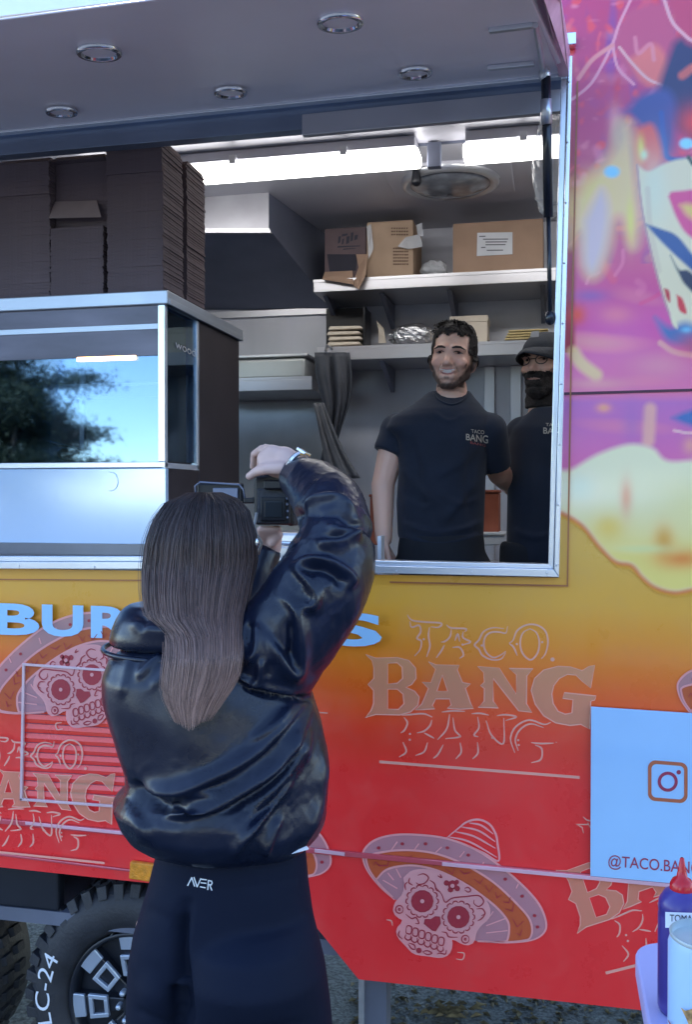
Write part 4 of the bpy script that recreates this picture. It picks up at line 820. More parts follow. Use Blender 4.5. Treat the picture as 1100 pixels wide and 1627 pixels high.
for i in range(9):
    a, b = P(792,548,1.82+i*.006), P(862+random.uniform(-5,14),548,1.82); z = lb.z+.001+i*.0115; o = MB().hexa([(a.x+i*.006,1.82,z),(b.x,1.82,z+.003),(b.x,2.05,z+.003),(a.x+i*.006,2.05,z),(a.x+i*.006,1.82,z+.008),(b.x,1.825,z+.010),(b.x,2.05,z+.010),(a.x+i*.006,2.05,z+.008)]).build('yellow_packet', M['yellow'], None, bevel=.003, loc=(a.x,1.9,z)); tag(o, 'flat yellowish paper packet in the loose pile behind the capped man', 'packet', 'yellowish packets piled on the lower shelf')
a, b = P(716,548,1.9), P(775,548,1.9); t = thing('paper_carton', (a.x+.05,1.95,la.z), 'low cream carton on the lower shelf just right of the young man\'s head', 'carton')
MB().box((a.x,1.9,lb.z+.003),(b.x,2.05,P(740,504,1.9).z)).build('carton_body', M['cream'], t, bevel=.004); MB().box((a.x-.003,1.895,P(740,512,1.9).z),(b.x+.003,2.055,P(740,502,1.9).z)).build('carton_lid', M['cream'], t, bevel=.003)
# steel food pan on left shelf, hanging aprons
a, b = P(300,606,1.74), P(490,606,1.74); t = thing('food_pan', ((a.x+b.x)/2,1.88,sa.z), 'lidded grey food pan on the small shelf behind the display case', 'food pan')
zt2 = P(440,563,1.74).z; M['pan'] = mat('grey_pan', (.42,.44,.44), .35, .4, var=.05)
MB().box((a.x,1.74,sa.z+.002),(b.x-.012,2.02,zt2-.012)).build('pan_body', M['pan'], t, bevel=.02); MB().box((a.x-.01,1.73,zt2-.014),(b.x-.002,2.03,zt2)).build('pan_lid', M['metal'], t, bevel=.004)
def cloth(name, outl, y, label, cat, m, seed, th=.03):
    # hanging cloth: traced left and right edges, folded in depth
    rg = np.random.default_rng(seed); V = []; n = 26; rows = len(outl)*5
    L = resample([(o[1],o[0]) for o in outl], rows); R = resample([(o[2],o[0]) for o in outl], rows); ph = rg.uniform(0, 6, 4)
    for i in range(rows):
        for k in range(n):
            s = k/(n-1); u = L[i][0]*(1-s)+R[i][0]*s; v = L[i][1]*(1-s)+R[i][1]*s; y_ = y+th*(sin(s*15+ph[0]+i*.05)+.6*sin(s*27+ph[1]-i*.04))*.5*min(1, i/6+.2); V.append(PN(u, v, y_))
    F = [(i*n+k, i*n+k+1, (i+1)*n+k+1, (i+1)*n+k) for i in range(rows-1) for k in range(n-1)]
    o = mk(name, V, F, m, None, True, loc=V[0]); s_ = o.modifiers.new('s', 'SOLIDIFY'); s_.thickness = .004; tag(o, label, cat); return o
M['apron'] = mat('dark_slate_cloth', (.045,.05,.065), .55, var=.25); M['apron2'] = mat('grey_cloth', (.11,.115,.13), .6, var=.25)
cloth('hanging_apron', [(560,500,556),(600,502,560),(640,512,556),(690,516,540),(735,508,530)], 1.66, 'dark slate apron bunched on a hook left of the young man', 'apron', M['apron'], 3)
cloth('hanging_cloth', [(640,498,515),(680,506,530),(720,514,548),(760,520,572)], 1.62, 'grey cloth strap crossing below the dark apron', 'cloth', M['apron2'], 8, .012)
p = P(520,556,1.66); o = MB().tube([p+Vector((0,.1,.02)),p+Vector((0,0,.02)),p+Vector((0,-.03,-.01))], .006).build('cloth_hook', M['metal'], None, loc=p); tag(o, 'small metal hook holding the dark apron under the shelf end', 'hook')
# clutter on the counters
a = P(430,884,.22); t = thing('griddle', (P(520,880,.3).x,.35,1.5), 'stainless griddle edge below the photographer\'s camera', 'griddle')
MB().box((P(400,880,.16).x,.16,1.50),(P(545,880,.16).x,.60,P(500,868,.16).z)).build('griddle_body', M['steel'], t, bevel=.006); MB().box((P(430,850,.3).x,.3,P(500,866,.3).z),(P(535,850,.3).x,.5,P(500,846,.3).z)).build('griddle_lid', M['metal'], t, bevel=.01); MB().tube([P(440,862,.2),P(540,868,.2)], .006).build('griddle_handle', M['chrome'], t)
part('serving_counter', MB().box((XL+.05,.06,1.44),(XR-.05,.62,1.50)), M['black'], bevel=.004)
def small(name, u0, v0, u1, v1, y, dep, m, label, cat, m2=None):
    a, b = P(u0,v1,y), P(u1,v0,y); t = thing(name, ((a.x+b.x)/2,y+dep/2,a.z), label, cat); MB().box((a.x,y,a.z),(b.x,y+dep,b.z)).build('body', m, t, bevel=.004); MB().box((a.x-.004,y-.004,b.z),(b.x+.004,y+dep+.004,b.z+.012)).build('rim', m2 or m, t, bevel=.003); return t
small('sauce_crate', 768,783,793,848,1.5,.15,M['brick'],'rust red crate standing between the two men','crate'); small('white_tub', 766,851,802,866,1.42,.2,M['white'],'low white tub below the rust red crate between the men','tub')
small('spice_tub', 588,790,600,866,1.45,.12,M['brick'],'dark red tub beside the young man\'s hanging arm','tub'); MB().box((P(600,888,.5).x,.5,1.5),(P(606,888,.5).x,.56,P(603,852,.5).z)).build('menu_holder', M['white'], None, bevel=.001, loc=(P(603,888,.5).x,.53,1.5)); tag(bpy.data.objects['menu_holder'], 'thin white holder on the counter by the young man\'s hand', 'holder')
# clear bag hanging at the right jamb
lump('hanging_bag', P(878,262,.35), (.055,.06,.15), M['bag'], 'clear plastic bag hanging at the top right corner of the hatch', 'plastic bag', .12, 9)

# ------------------------------------------------------------------ foreground table, bottle, can
D0 = -1.25
tz = P(1040,1560,D0).z
tb = P(1018,1580,D0); t = thing('side_table', (tb.x+.3,D0+.1,0), 'lilac white plastic table with rounded corner at the lower right', 'table')
def rbox(x0, x1, y0, y1, z0, z1, r, nm, m, par):
    pts = []
    for (cx, cy, a0) in ((x1-r,y1-r,0),(x0+r,y1-r,pi/2),(x0+r,y0+r,pi),(x1-r,y0+r,1.5*pi)):
        pts += [(cx+r*cos(a0+k*pi/16), cy+r*sin(a0+k*pi/16), z0) for k in range(9)]
    return MB().prism(pts, (0,0,z1-z0)).build(nm, m, par, bevel=.004)
zb = P(1085,1622,-1.35).z
yb = -1.30
zb = P(1062,1565,-1.2).z
x0 = P(1018,1590,-1.2).x
M['lilac2'] = M['lilac']
rbox(x0, x0+.7, -1.62, -1.08, zb-.03, zb, .05, 'table_top', M['lilac'], t)
for sx, sy in ((.06,-.05),(.64,-.05),(.06,-.45),(.64,-.45)): MB().tube([(x0+sx,-1.1+sy,zb-.03),(x0+sx,-1.1+sy,0)], .014).build('leg', M['metal'], t)
def lathe(nm, c, prof, m, par, n=36):
    V = [(c[0]+cos(2*pi*k/n)*r, c[1]+sin(2*pi*k/n)*r, c[2]+h) for r, h in prof for k in range(n)]
    F = [(i*n+k, i*n+(k+1)%n, (i+1)*n+(k+1)%n, (i+1)*n+k) for i in range(len(prof)-1) for k in range(n)]; F += [tuple(range(n))[::-1]] if prof[0][0] < .002 else []
    return mk(nm, V, F, m, par, True)
yb = -1.26; L_ = P(1046,1500,yb); ctr = P(1084,1500,yb); rb = (ctr.x-L_.x); zb2 = P(1084,1572,yb).z; ztop = P(1084,1412,yb).z; ztip = P(1080,1362,yb).z
zb2 = zb+.001
t = thing('squeeze_bottle', (ctr.x, yb, zb2), 'indigo squeeze bottle with red nozzle cap and handwritten tomato label', 'sauce bottle')
hh = ztop-zb2
lathe('bottle_body', (ctr.x,yb,zb2), [(.0,0),(rb*.92,0),(rb,.006),(rb,hh*.78),(rb*.97,hh*.82),(rb*1.0,hh*.83),(rb*.96,hh*.90),(rb*.75,hh*.97),(rb*.5,hh)], M['purple'], t)
ht = ztip-ztop; lathe('nozzle_cap', (ctr.x,yb,ztop), [(rb*.50,-.006),(rb*.52,0),(rb*.50,ht*.16),(rb*.40,ht*.30),(rb*.24,ht*.38),(rb*.17,ht*.6),(rb*.09,ht*.97),(rb*.05,ht)], M['redcap'], t)
def wrapquad(u0, v0, u1, v1, rad, m, nm, par, c, yb, n=14, slant=0):
    V = []
    for i in range(2):
        for k in range(n):
            u = u0+(u1-u0)*k/(n-1); v = (v0 if i == 0 else v1)+slant*(k/(n-1)); p = P(u, v, yb); dx = max(-rad*.999, min(rad*.999, p.x-c.x)); y = yb-sqrt(rad*rad-dx*dx); p = P(u, v, y); V.append(p)
    return mk(nm, V, [(k, k+1, n+k+1, n+k) for k in range(n-1)], m, par, True)
wrapquad(1058,1449,1118,1474,rb+.001,M['white'],'label',t,ctr,yb,slant=2)
wt = fit_text('TOMATO', [(1065,1453),(1119,1455),(1065,1464),(1119,1467)], .0)
Vw = []
for u, v in wt[0]:
    p = P(u, v, yb); dx = min(rb*.999, p.x-ctr.x); Vw.append(P(u, v, yb-sqrt((rb+.002)**2-dx*dx)))
mk('label_lettering', Vw, wt[1], M['black'], t)
# can in front
yc = -1.42; L_ = P(1062,1560,yc); rc = .036; cc = Vector((L_.x+rc, yc, 0)); zc1 = P(1090,1487,yc).z
t = thing('white_can', (cc.x, yc, zb+.001), 'pale blue white can with printed golden food picture in front of the bottle', 'can')
hc = zc1-zb-.001
lathe('can_body', (cc.x,yc,zb+.001), [(.0,0),(rc*.93,0),(rc,.006),(rc,hc-.008),(rc*.94,hc)], M['white2'], t)
lathe('can_top', (cc.x,yc,zb+.001+hc), [(rc*.95,0),(rc*.97,.004),(rc*.93,.005),(rc*.90,-.002),(rc*.87,-.0025),(rc*.5,-.0025),(.0005,-.0025)], mat('brushed_can_top', (.45,.52,.52), .3, .1), t)
def can_patch(pts, m, nm):
    V = []
    for u, v in pts:
        p = P(u, v, yc); dx = max(-rc*.99, min(rc*.99, p.x-cc.x)); V.append(P(u, v, yc-sqrt((rc+.0012)**2-dx*dx)))
    mk(nm, V, [tuple(range(len(V)))], m, t)
can_patch([(1082,1600),(1090,1606),(1098,1604),(1106,1600),(1120,1604),(1128,1640),(1100,1640),(1092,1620)], mat('golden_print', (.5,.3,.12), .5, var=.6, scale=120), 'food_picture')
can_patch([(1061.5,1620),(1064,1622),(1080,1650),(1076,1652)], M['posterink'], 'print_line')

# leaf litter on the ground under the trailer edge
lm = mat('dry_leaves', (.16,.13,.07), .8, var=.6, scale=30)
L_ = MB(); r = random.Random(8)
for k in range(420):
    p = PZ(r.uniform(560,1100), r.uniform(1560,1660), .006); s = r.uniform(.006,.022); a = r.uniform(0, 6.28)
    L_.add([(p.x+s*cos(a),p.y+s*sin(a),.004),(p.x+s*.4*cos(a+1.6),p.y+s*.4*sin(a+1.6),.012),(p.x-s*cos(a),p.y-s*sin(a),.006),(p.x+s*.4*cos(a-1.6),p.y+s*.4*sin(a-1.6),.005)],[(0,1,2,3)])
for k in range(60):
    p = PZ(r.gauss(705,22), r.gauss(1607,5), .01); s = r.uniform(.01,.03); a = r.uniform(-.4,.6)
    L_.add([(p.x+s*cos(a),p.y+s*sin(a),.012),(p.x+s*.25*cos(a+1.6),p.y+s*.25*sin(a+1.6),.022),(p.x-s*cos(a),p.y-s*sin(a),.01),(p.x+s*.25*cos(a-1.6),p.y+s*.25*sin(a-1.6),.012)],[(0,1,2,3)])
tag(L_.build('leaf_litter', lm), 'scattered dry leaves and grit on the asphalt under the trailer', 'leaves', None, 'stuff')
# trees behind the photographer (seen mirrored in the case glass)
lf = mat('tree_leaves', (.032,.048,.024), .7, var=.4, scale=2); bk = mat('bark', (.06,.045,.035), .9, var=.4, bump=.5)
def tree(x, y, h, cr, seed, label):
    r = np.random.default_rng(seed); t = thing('broadleaf_tree', (x,y,0), label, 'tree', 'trees behind the viewpoint'); m = MB(); m.tube([(x,y,0),(x+.1,y,h*.3),(x-.1,y,h*.55)], [.28,.2,.13])
    for k in range(7):
        a = r.uniform(0, 6.28); m.tube([(x,y,h*(.3+.03*k)),(x+cos(a)*cr*.4,y+sin(a)*cr*.4,h*(.45+.03*k)),(x+cos(a)*cr*.8,y+sin(a)*cr*.8,h*(.55+.05*k))], [.1,.06,.02])
    m.build('trunk', bk, t, smooth=True)
    cl = r.normal(size=(46,3)); cl /= np.linalg.norm(cl, axis=1)[:, None]; cl *= (r.uniform(.3, 1, (46,1)))*np.array([cr,cr,h*.36]); cl += np.array([x,y,h*.66])
    c = cl[r.integers(0, 46, 30000)] + r.normal(size=(30000,3))*cr*np.array([.16,.16,.055]); a = r.normal(size=(30000,3)); b = np.cross(a, r.normal(size=(30000,3))); s = .055
    a *= s/np.linalg.norm(a, axis=1)[:, None]; b *= s*.6/np.linalg.norm(b, axis=1)[:, None]; V = np.stack([c-a, c+b, c+a, c-b], 1).reshape(-1, 3)
    mk('crown', V, [(4*i,4*i+1,4*i+2,4*i+3) for i in range(30000)], lf, t)
def mirrored(u, dist):      # ground spot whose reflection in the glass appears at photo column u
    d = ray(u, 790); p = CAM + d*((.063-CAM.y)/d.y); d2 = Vector((d.x,-d.y,0)).normalized(); q = p + d2*dist; return q.x, q.y
for (u, dist, h, cr, sd_, lab) in ((10,20,5.0,2.3,1,'broad dark green tree mirrored in the display case glass'),(-150,24,6.5,3.0,2,'taller dark green tree further left behind the viewpoint')):
    x, y = mirrored(u, dist); tree(x, y, h, cr, sd_, lab)

src = [o for o in bpy.data.objects if o.name == 'broadleaf_tree'][0]; rr_ = random.Random(3)
labs = ['nearest added leafy tree of the row behind the viewpoint','second added leafy tree of the row behind the viewpoint','third added leafy tree of the row behind the viewpoint','fourth added leafy tree of the row behind the viewpoint','fifth added leafy tree of the row behind the viewpoint','last added leafy tree at the right end of the row']
for k, (x, y, s) in enumerate(((-1.5,-15,1.15),(3,-13,1.2),(7.5,-14,1.3),(12,-11,1.3),(16,-7,1.3),(-4.6,-24,.85))):  # unseen trees added to darken what the leather jacket reflects
    c = src.copy(); C.objects.link(c); c.location = (x, y, -.3); c.rotation_euler = (0, 0, rr_.uniform(0, 6)); c.scale = (s, s, s*.95); c['label'] = labs[k]
    for ch in src.children: d = ch.copy(); C.objects.link(d); d.parent = c

# ------------------------------------------------------------------ people
def W(v3): return Vector(v3)
# --- young man behind the sill
YM = .78
M['eyewhite'] = mat('eye_white', (.20,.16,.15), .3)
def rotated(mb, c, M3):
    mb.v = [tuple(Vector(c) + M3 @ (Vector(p)-Vector(c))) for p in mb.v]; return mb
def headmesh(mb, c, s, beardless=True):
    """primitives of a head, c = centre between the ears at eye height, face towards -y"""
    def q(x, y, z): return Vector(c)+Vector((x, y, z))*s
    mb.ell(q(0,.018,.042), (.074*s,.094*s,.078*s)); mb.ell(q(0,-.012,.0), (.068*s,.078*s,.085*s)); mb.ell(q(0,-.018,-.052), (.051*s,.064*s,.052*s)); mb.ell(q(0,-.060,-.092), (.022*s,.022*s,.018*s))
    mb.cap(q(-.047,-.005,-.048), q(-.013,-.057,-.092), .019*s, .017*s); mb.cap(q(.047,-.005,-.048), q(.013,-.057,-.092), .019*s, .017*s)
    mb.cap(q(0,-.082,.008), q(0,-.106,-.026), .0085*s, .0125*s); mb.ell(q(-.012,-.094,-.030), (.008*s,.009*s,.007*s), n=12, m=8); mb.ell(q(.012,-.094,-.030), (.008*s,.009*s,.007*s), n=12, m=8)
    for x in (-1, 1):
        mb.cap(q(x*.014,-.084,.026), q(x*.048,-.068,.024), .011*s, .009*s); mb.ell(q(x*.040,-.060,-.020), (.022*s,.020*s,.017*s)); mb.ell(q(x*.074,.008,-.012), (.008*s,.017*s,.029*s), Euler((0,x*.22,0)).to_matrix(), 14, 10)
    mb.cap(q(-.020,-.081,-.046), q(.020,-.081,-.046), .010*s, .010*s); mb.cap(q(-.018,-.078,-.070), q(.018,-.078,-.070), .010*s, .010*s)
    return mb
def carve(V, N, c, s, R3, feats):
    L = (V-np.array(c)) @ np.array(R3)/s
    for (x, z, rx, rz, a) in feats:
        for sx in ((-1, 1) if x else (1,)):
            m = np.exp(-((L[:, 0]-sx*x)/rx)**2-((L[:, 2]-z)/rz)**2)*(L[:, 1] < -.02); V = V + (np.array(R3) @ np.array([0, 1, 0]))[None]*(-a*s*m)[:, None]
    return V
M['stubble'] = mat('short_beard', (.055,.038,.034), .8, var=.6, scale=120, bump=.4, bscale=300)
def skinpaint():
    m = mat('skin_with_stubble', (.80,.48,.36), .48, bump=.05, bscale=220); t = m.node_tree; b = t.nodes['Principled BSDF']; a = t.nodes.new('ShaderNodeVertexColor'); a.layer_name = 'tone'
    b.inputs['Subsurface Weight'].default_value = .12; b.inputs['Subsurface Radius'].default_value = (.012,.004,.002)
    t.links.new(a.outputs[0], b.inputs['Base Color']); return m
M['skinface'] = skinpaint()
def facepaint(o, V, hc, hs, RT, dark=(.022,.014,.013), full=.93):
    L = (V-np.array(hc)) @ np.array(RT)/hs; x, y, z = np.abs(L[:, 0]), L[:, 1], L[:, 2]; head = (z > -.125)
    rg = np.random.default_rng(5); nz = np.zeros(len(V))
    for k in range(20): nz += np.sin(L @ (rg.normal(size=3)*rg.uniform(150, 600))+rg.uniform(0, 6))/5
    ss = lambda e0, e1, v: (lambda q: q*q*(3-2*q))(np.clip((v-e0)/(e1-e0), 0, 1))
    edge = -.086+.072*(x/.062)**2+.0015*nz
    stub = ss(0, .02, -.026-.6*np.clip(.060-x, 0, .03)-z)*ss(-.004, .010, .004-y)*(z > -.108)
    bd = ss(-.005, .013, edge-z)*ss(-.004, .010, .004-y)*ss(-.118, -.104, z)*np.where((z < -.092) & (y > -.04), 0, 1.)
    mo = ((x/.030)**2+((z+.054)/.0175)**2); bd *= ss(.9, 1.5, mo)
    bd = np.maximum(bd, .30*stub*ss(.8, 1.3, mo)); bd = np.maximum(bd, .50*np.exp(-((z+.0400)/.004)**2)*(x < .030)*(y < -.06)); bd = np.maximum(bd, .7*np.exp(-((z+.075)/.006)**2)*(x < .009)*(y < -.06))
    side = ss(.058, .066, x)*ss(-.005,.0,-.004-y)*ss(-.045,-.03,y)*(z < .06)*(z > -.06); bd = np.maximum(bd, side*.85)
    bd = np.clip(bd*(1+.12*nz), 0, 1)*full*head
    col = np.tile(np.array([.80,.49,.37]), (len(V), 1))
    rosy = (np.exp(-((x-.042)/.02)**2-((z+.02)/.02)**2)+np.exp(-(x/.014)**2-((z+.022)/.016)**2)*.8)*(y < -.02)*head
    col = col*(1-(rosy*.28)[:, None]*np.array([.1,.55,.6]))
    sock = np.exp(-((x-.031)/.018)**2-((z-.012)/.010)**2)*(y < -.02)*head; col = col*(1-(sock*.45)[:, None]*np.array([.8,1,1]))  # shade under the brows painted into the skin colour
    lip = np.clip(np.exp(-((x/.022)**4)-((z+.0615+x*x*-9)/.0035)**2)+.7*np.exp(-((x/.026)**4)-((z+.0462-x*x*3)/.0025)**2), 0, 1)*(y < -.05)*head; fold = np.exp(-((x-(.022+(-.026-z)*.55))/.003)**2)*(z < -.024)*(z > -.050)*(y < -.04)*head; col = col*(1-.35*fold[:, None]); col = col*(1-lip[:, None])+np.array([.50,.20,.17])*lip[:, None]  # lip colour, plus crease shade from nose to mouth painted into the skin
    col = col*(1-bd[:, None])+np.array(dark)*bd[:, None]
    ca = o.data.color_attributes.new('tone', 'FLOAT_COLOR', 'POINT'); arr = np.ones((len(V), 4)); arr[:, :3] = col; ca.data.foreach_set('color', arr.ravel())
hc = P(720,573,YM); hs = 1.0
RT = Euler((radians(-4), radians(4), radians(-4))).to_matrix()
man = thing('person', (P(700,800,YM).x, YM, .6), 'smiling young man with short dark hair and black printed t-shirt standing at the hatch', 'person')
mb = rotated(headmesh(MB(), hc, hs), hc, RT)
neck0 = P(718,616,YM+.015); neck1 = P(718,650,YM+.03); mb.cap(neck0, neck1, .052, .062)
sl, sr = P(631,686,YM+.02), P(776,684,YM+.02); mb.cap(P(695,662,YM+.03), sl, .045, .045); mb.cap(P(740,662,YM+.03), sr, .045, .045)
mb.loft([(P(705,880,YM),.12,.08),(P(702,800,YM),.115,.08),(P(702,730,YM),.12,.08),(P(703,680,YM),.12,.075),(P(708,656,YM+.02),.08,.05)])
el, wl = P(609,770,YM-.01), P(610,856,YM-.05); mb.cap(sl, el, .053, .040); mb.cap(el, wl, .041, .029)
er, wr = P(794,752,YM+.16), P(842,800,YM+.50); mb.cap(sr, er, .053, .042); mb.cap(er, wr, .041, .030)
def hand(mb, w_, dirv, side, back, s=1.0, curl=.5, spread=1):
    d = Vector(dirv).normalized(); sd_ = Vector(side).normalized(); b = Vector(back).normalized()
    pc = w_+d*.045*s; 
    for k in (-1.5,-.5,.5,1.5): mb.cap(w_+d*.005*s+sd_*k*.010*s, w_+d*.088*s+sd_*k*.019*s, .014*s, .0105*s, 10)
    for k, ln in zip((-1.5,-.5,.5,1.5), (.068,.078,.074,.058)):
        p = w_+d*.088*s+sd_*k*.0195*s*spread; dd = d
        for j, f in enumerate((.45,.30,.25)):
            dd = (dd*cos(curl*(.5+.4*j))-b*sin(curl*(.5+.4*j))).normalized(); p2 = p+dd*ln*f*s; mb.cap(p, p2, (.0098-.0012*j)*s, (.0088-.0012*j)*s, 10); p = p2
    p = w_+d*.02*s-sd_*.026*s; q = p+(d*.7-sd_*.75-b*.3).normalized()*.042*s; r_ = q+(d*.95-sd_*.2-b*.4).normalized()*.032*s; e = r_+(d*.95-b*.4).normalized()*.022*s
    mb.cap(p, q, .014*s, .0115*s, 10); mb.cap(q, r_, .0115*s, .0095*s, 10); mb.cap(r_, e, .0095*s, .008*s, 10)
hand(mb, wl, (P(622,905,YM-.06)-wl), (.25,-1,0), (-1,-.2,0), .95, .35)
for x in (-.09, .09): mb.cap((P(703,880,YM).x+x, YM, 1.50), (P(703,880,YM).x+x*1.1, YM+.01, 1.08), .06, .055); mb.cap((P(703,880,YM).x+x*1.1, YM+.01, 1.08), (P(703,880,YM).x+x*1.15, YM+.02, .68), .058, .04); mb.cap((P(703,880,YM).x+x*1.15,YM+.02,.645),(P(703,880,YM).x+x*1.2,YM-.13,.635),.042,.032)
V, N, F = fuse(mb, .0042, 5)
V = carve(V, N, hc, hs, RT, [(.031,.011,.015,.009,-.0075),(.0,-.058,.026,.0055,-.006),(.030,-.050,.007,.014,-.003),(.034,-.012,.012,.006,.002)])
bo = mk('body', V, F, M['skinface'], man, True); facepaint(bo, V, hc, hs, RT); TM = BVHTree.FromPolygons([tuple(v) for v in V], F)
def facial(root, hc, hs, RT, smile=True):
    def q(x, y, z): return Vector(hc)+RT @ Vector((x, y, z))*hs
    def face(x, z, off=0):       # point on the face surface
        o = q(x, -.25, z); d = RT @ Vector((0, 1, 0)); h = TMcur.ray_cast(o, d); return (h[0] if h[0] else q(x, -.08, z)) - d*off
    for s_ in (-1, 1):
        c = face(s_*.031, .011); ey = mk('eye', *(lambda k: (k.v, k.f))(MB().ell(c+RT@Vector((0,.0045,0)), (.0115*hs,.008*hs,.0034*hs))), M['eyewhite'], root, True)
        mk('iris', *(lambda k: (k.v, k.f))(MB().ell(c+RT@Vector((0,-.001,0)), (.0052*hs,.005*hs,.0035*hs))), M['eye'], ey, True)
        MB().tube([face(s_*x, z, .001) for x, z in ((.015,.0105),(.023,.0148),(.033,.0150),(.044,.0105))], [.0008,.0015,.0016,.0008]).build('eyelash_line', M['hairm'], root, smooth=True)
        MB().tube([face(s_*x, z, .001) for x, z in ((.011,.0235),(.024,.0275),(.037,.0285),(.051,.022))], [.0024,.0042,.0038,.0012], flat=1.0).build('eyebrow', M['beard'], root, smooth=True)
    if smile:
        pts = [(-.026,-.0455),(-.014,-.0482),(0,-.0490),(.014,-.0482),(.026,-.0455)]; lo = [(-.0235,-.0490),(-.013,-.0560),(0,-.0585),(.013,-.0560),(.0235,-.0490)]
        V = [face(x, z, .0016) for x, z in pts] + [face(x, z, .0012) for x, z in lo]; mk('teeth', V, [(i, i+1, i+6, i+5) for i in range(4)], M['teeth'], root)
        MB().tube([face(x*1.1, z+.002, .0) for x, z in pts], [.0010,.0018,.0020,.0018,.0010]).build('lip', M['lip'], root, smooth=True); MB().tube([face(x*1.02, z-.003, .0) for x, z in lo], [.0010,.0026,.0032,.0026,.0010]).build('lip', M['lip'], root, smooth=True)
    return face
TMcur = TM; facefn = facial(man, hc, hs, RT)
def shell(name, V, N, F, hc, hs, RT, maskfn, thick, m, root, rough=.35, seed=1):
    L = (V-np.array(hc)) @ np.array(RT)/hs; mk_ = maskfn(L); rg = np.random.default_rng(seed)
    nz = np.zeros(len(V))
    for k in range(16):
        w_ = rg.normal(size=3)*np.array([1.6,.9,.8])*rg.uniform(60, 220); nz += np.sin(L @ w_+rg.uniform(0, 6))/4
    lev = thick(L)*np.clip(mk_*3, 0, 1); V2 = V + N*(lev*(1+rough*nz))[:, None]
    keep = mk_ > 0; F2 = [f for f in F if all(keep[i] for i in f)]
    used = sorted({i for f in F2 for i in f}); mp = {i: j for j, i in enumerate(used)}
    return mk(name, V2[used], [tuple(mp[i] for i in f) for f in F2], m, root, True)
def beardmask(L):
    x, y, z = np.abs(L[:, 0]), L[:, 1], L[:, 2]
    edge = -.012-1.15*np.clip(.066-x, 0, .045); b = np.minimum(np.clip((edge-z)/.008, -1, 1), np.clip((-.002-y)/.01, -1, 1)); b = np.minimum(b, np.clip((z+.118)/.006, -1, 1)); b = np.where((z < -.088) & (y > -.035), -1, b)
    mouth = ((x/.031)**2+((z+.055)/.0165)**2); b = np.where((mouth < 1) & (y < -.05), -1, b)
    must = (x < .030) & (z > -.043) & (z < -.038) & (y < -.06); b = np.where(must, .6, b)
    return b
def hairmask(L):
    x, y, z = np.abs(L[:, 0]), L[:, 1], L[:, 2]
    front = z-(.070+.006*np.sin(L[:, 0]*150)) ; side = z-(-.005+(y < -.045)*.05-np.clip(y, 0, .1)*.6)
    m_ = np.where(y < -.035, np.minimum(front, .05), side); m_ = np.where((x > .055) & (y < -.02) & (y > -.05), z-.01, m_)
    return np.clip(m_/.006, -1, 1)*(z > -.08)
shell('hair', V, N, F, hc, hs, RT, hairmask, lambda L: .005+.013*np.clip((L[:, 2]-.06)/.05, 0, 1), M['hairm'], man, seed=5, rough=.18)
def tufts(root, hc, hs, RT, n, seed, name='hair_strands'):
    r = np.random.default_rng(seed); mb = MB()
    for k in range(n):
        a = r.uniform(-1, 1); th = r.uniform(0, 1); x = a*.07; y = -.075+.12*th if abs(a) < .8 else -.05+.1*th
        z = .078+.040*sqrt(max(0, 1-a*a)) ; p = Vector((x*.95, y, z)); d = Vector((a*.6+r.normal()*.25, -.55+r.normal()*.25, .45+r.normal()*.25)).normalized()*r.uniform(.007, .013)
        w_ = [p, p+d*.6, p+d+Vector((0,-.006,-.010))]; mb.tube([Vector(hc)+RT@(q*hs) for q in w_], [.0020,.0016,.0003], 4)
    return mb.build(name, M['hairm'], root, smooth=True)
o = tufts(man, hc, hs, RT, 420, 6); o['kind'] = 'stuff'
# t-shirt
def shirt(rows, sleeves, Y, collar, vox=.006):
    mb = MB(); mb.loft(rows)
    for (a, b, r0, r1) in sleeves: mb.cap(a, b, r0, r1, 18)
    return mb
rows = []
for v, uL, uR, ry, *dy in ((868,640,768,.115),(850,632,770,.118),(800,630,772,.12),(740,634,774,.122),(700,628,780,.12),(680,612,792,.11),(662,622,784,.098),(652,640,772,.086),(642,656,764,.074,.022),(632,670,755,.062,.036),(622,682,748,.052,.048)):
    dy = dy[0] if dy else .01; a, b = P(uL,v,YM+dy), P(uR,v,YM+dy); rows.append(((a+b)/2, halfw(uL,uR,(a+b)/2), ry))
def flatcap(mb, a, b, r0, r1, n=24): return mb.tube([a, a+(b-a)*.33, a+(b-a)*.66, b], [r0, r0+(r1-r0)*.33, r0+(r1-r0)*.66, r1], n)
mb = shirt(rows, [], YM, None); flatcap(mb, sl+Vector((.01,0,.0)), P(619,722,YM), .066, .060); mb.ell(sl+Vector((.005,0,0)), (.066,.066,.066)); flatcap(mb, sr, P(788,742,YM+.09), .066, .056); mb.ell(sr, (.066,.066,.062))
VS, NS, FS = fuse(mb, .0055, 9)
fl_ = [([(770,700),(735,735),(690,760)],.006,12,6),([(634,735),(660,770),(700,800)],.007,10,6),([(762,760),(730,800),(700,835)],.007,10,6),([(650,690),(665,750),(668,820)],-.008,14,8),([(760,690),(745,760),(750,830)],-.006,8,14),([(640,830),(690,845),(740,838),(768,825)],.008,7,4),([(640,852),(700,862),(765,850)],.008,6,4),([(700,780),(730,800),(765,790)],.004,6,4),([(622,690),(632,715)],-.004,6,6),([(640,790),(670,805),(690,802)],.004,6,4),([(690,655),(715,668),(742,655)],.003,5,3)]
VS = folds(VS, NS, fl_); mk('t_shirt', VS, FS, M['tee'], man, True)
TS = BVHTree.FromPolygons([tuple(v) for v in VS], FS)
MB().tube(drape(smooth_line([(688,621),(695,633),(706,640),(718,643),(730,640),(740,633),(746,624)]), None, TS, .001), .0040, 8).build('shirt_collar', M['tee'], man, smooth=True)
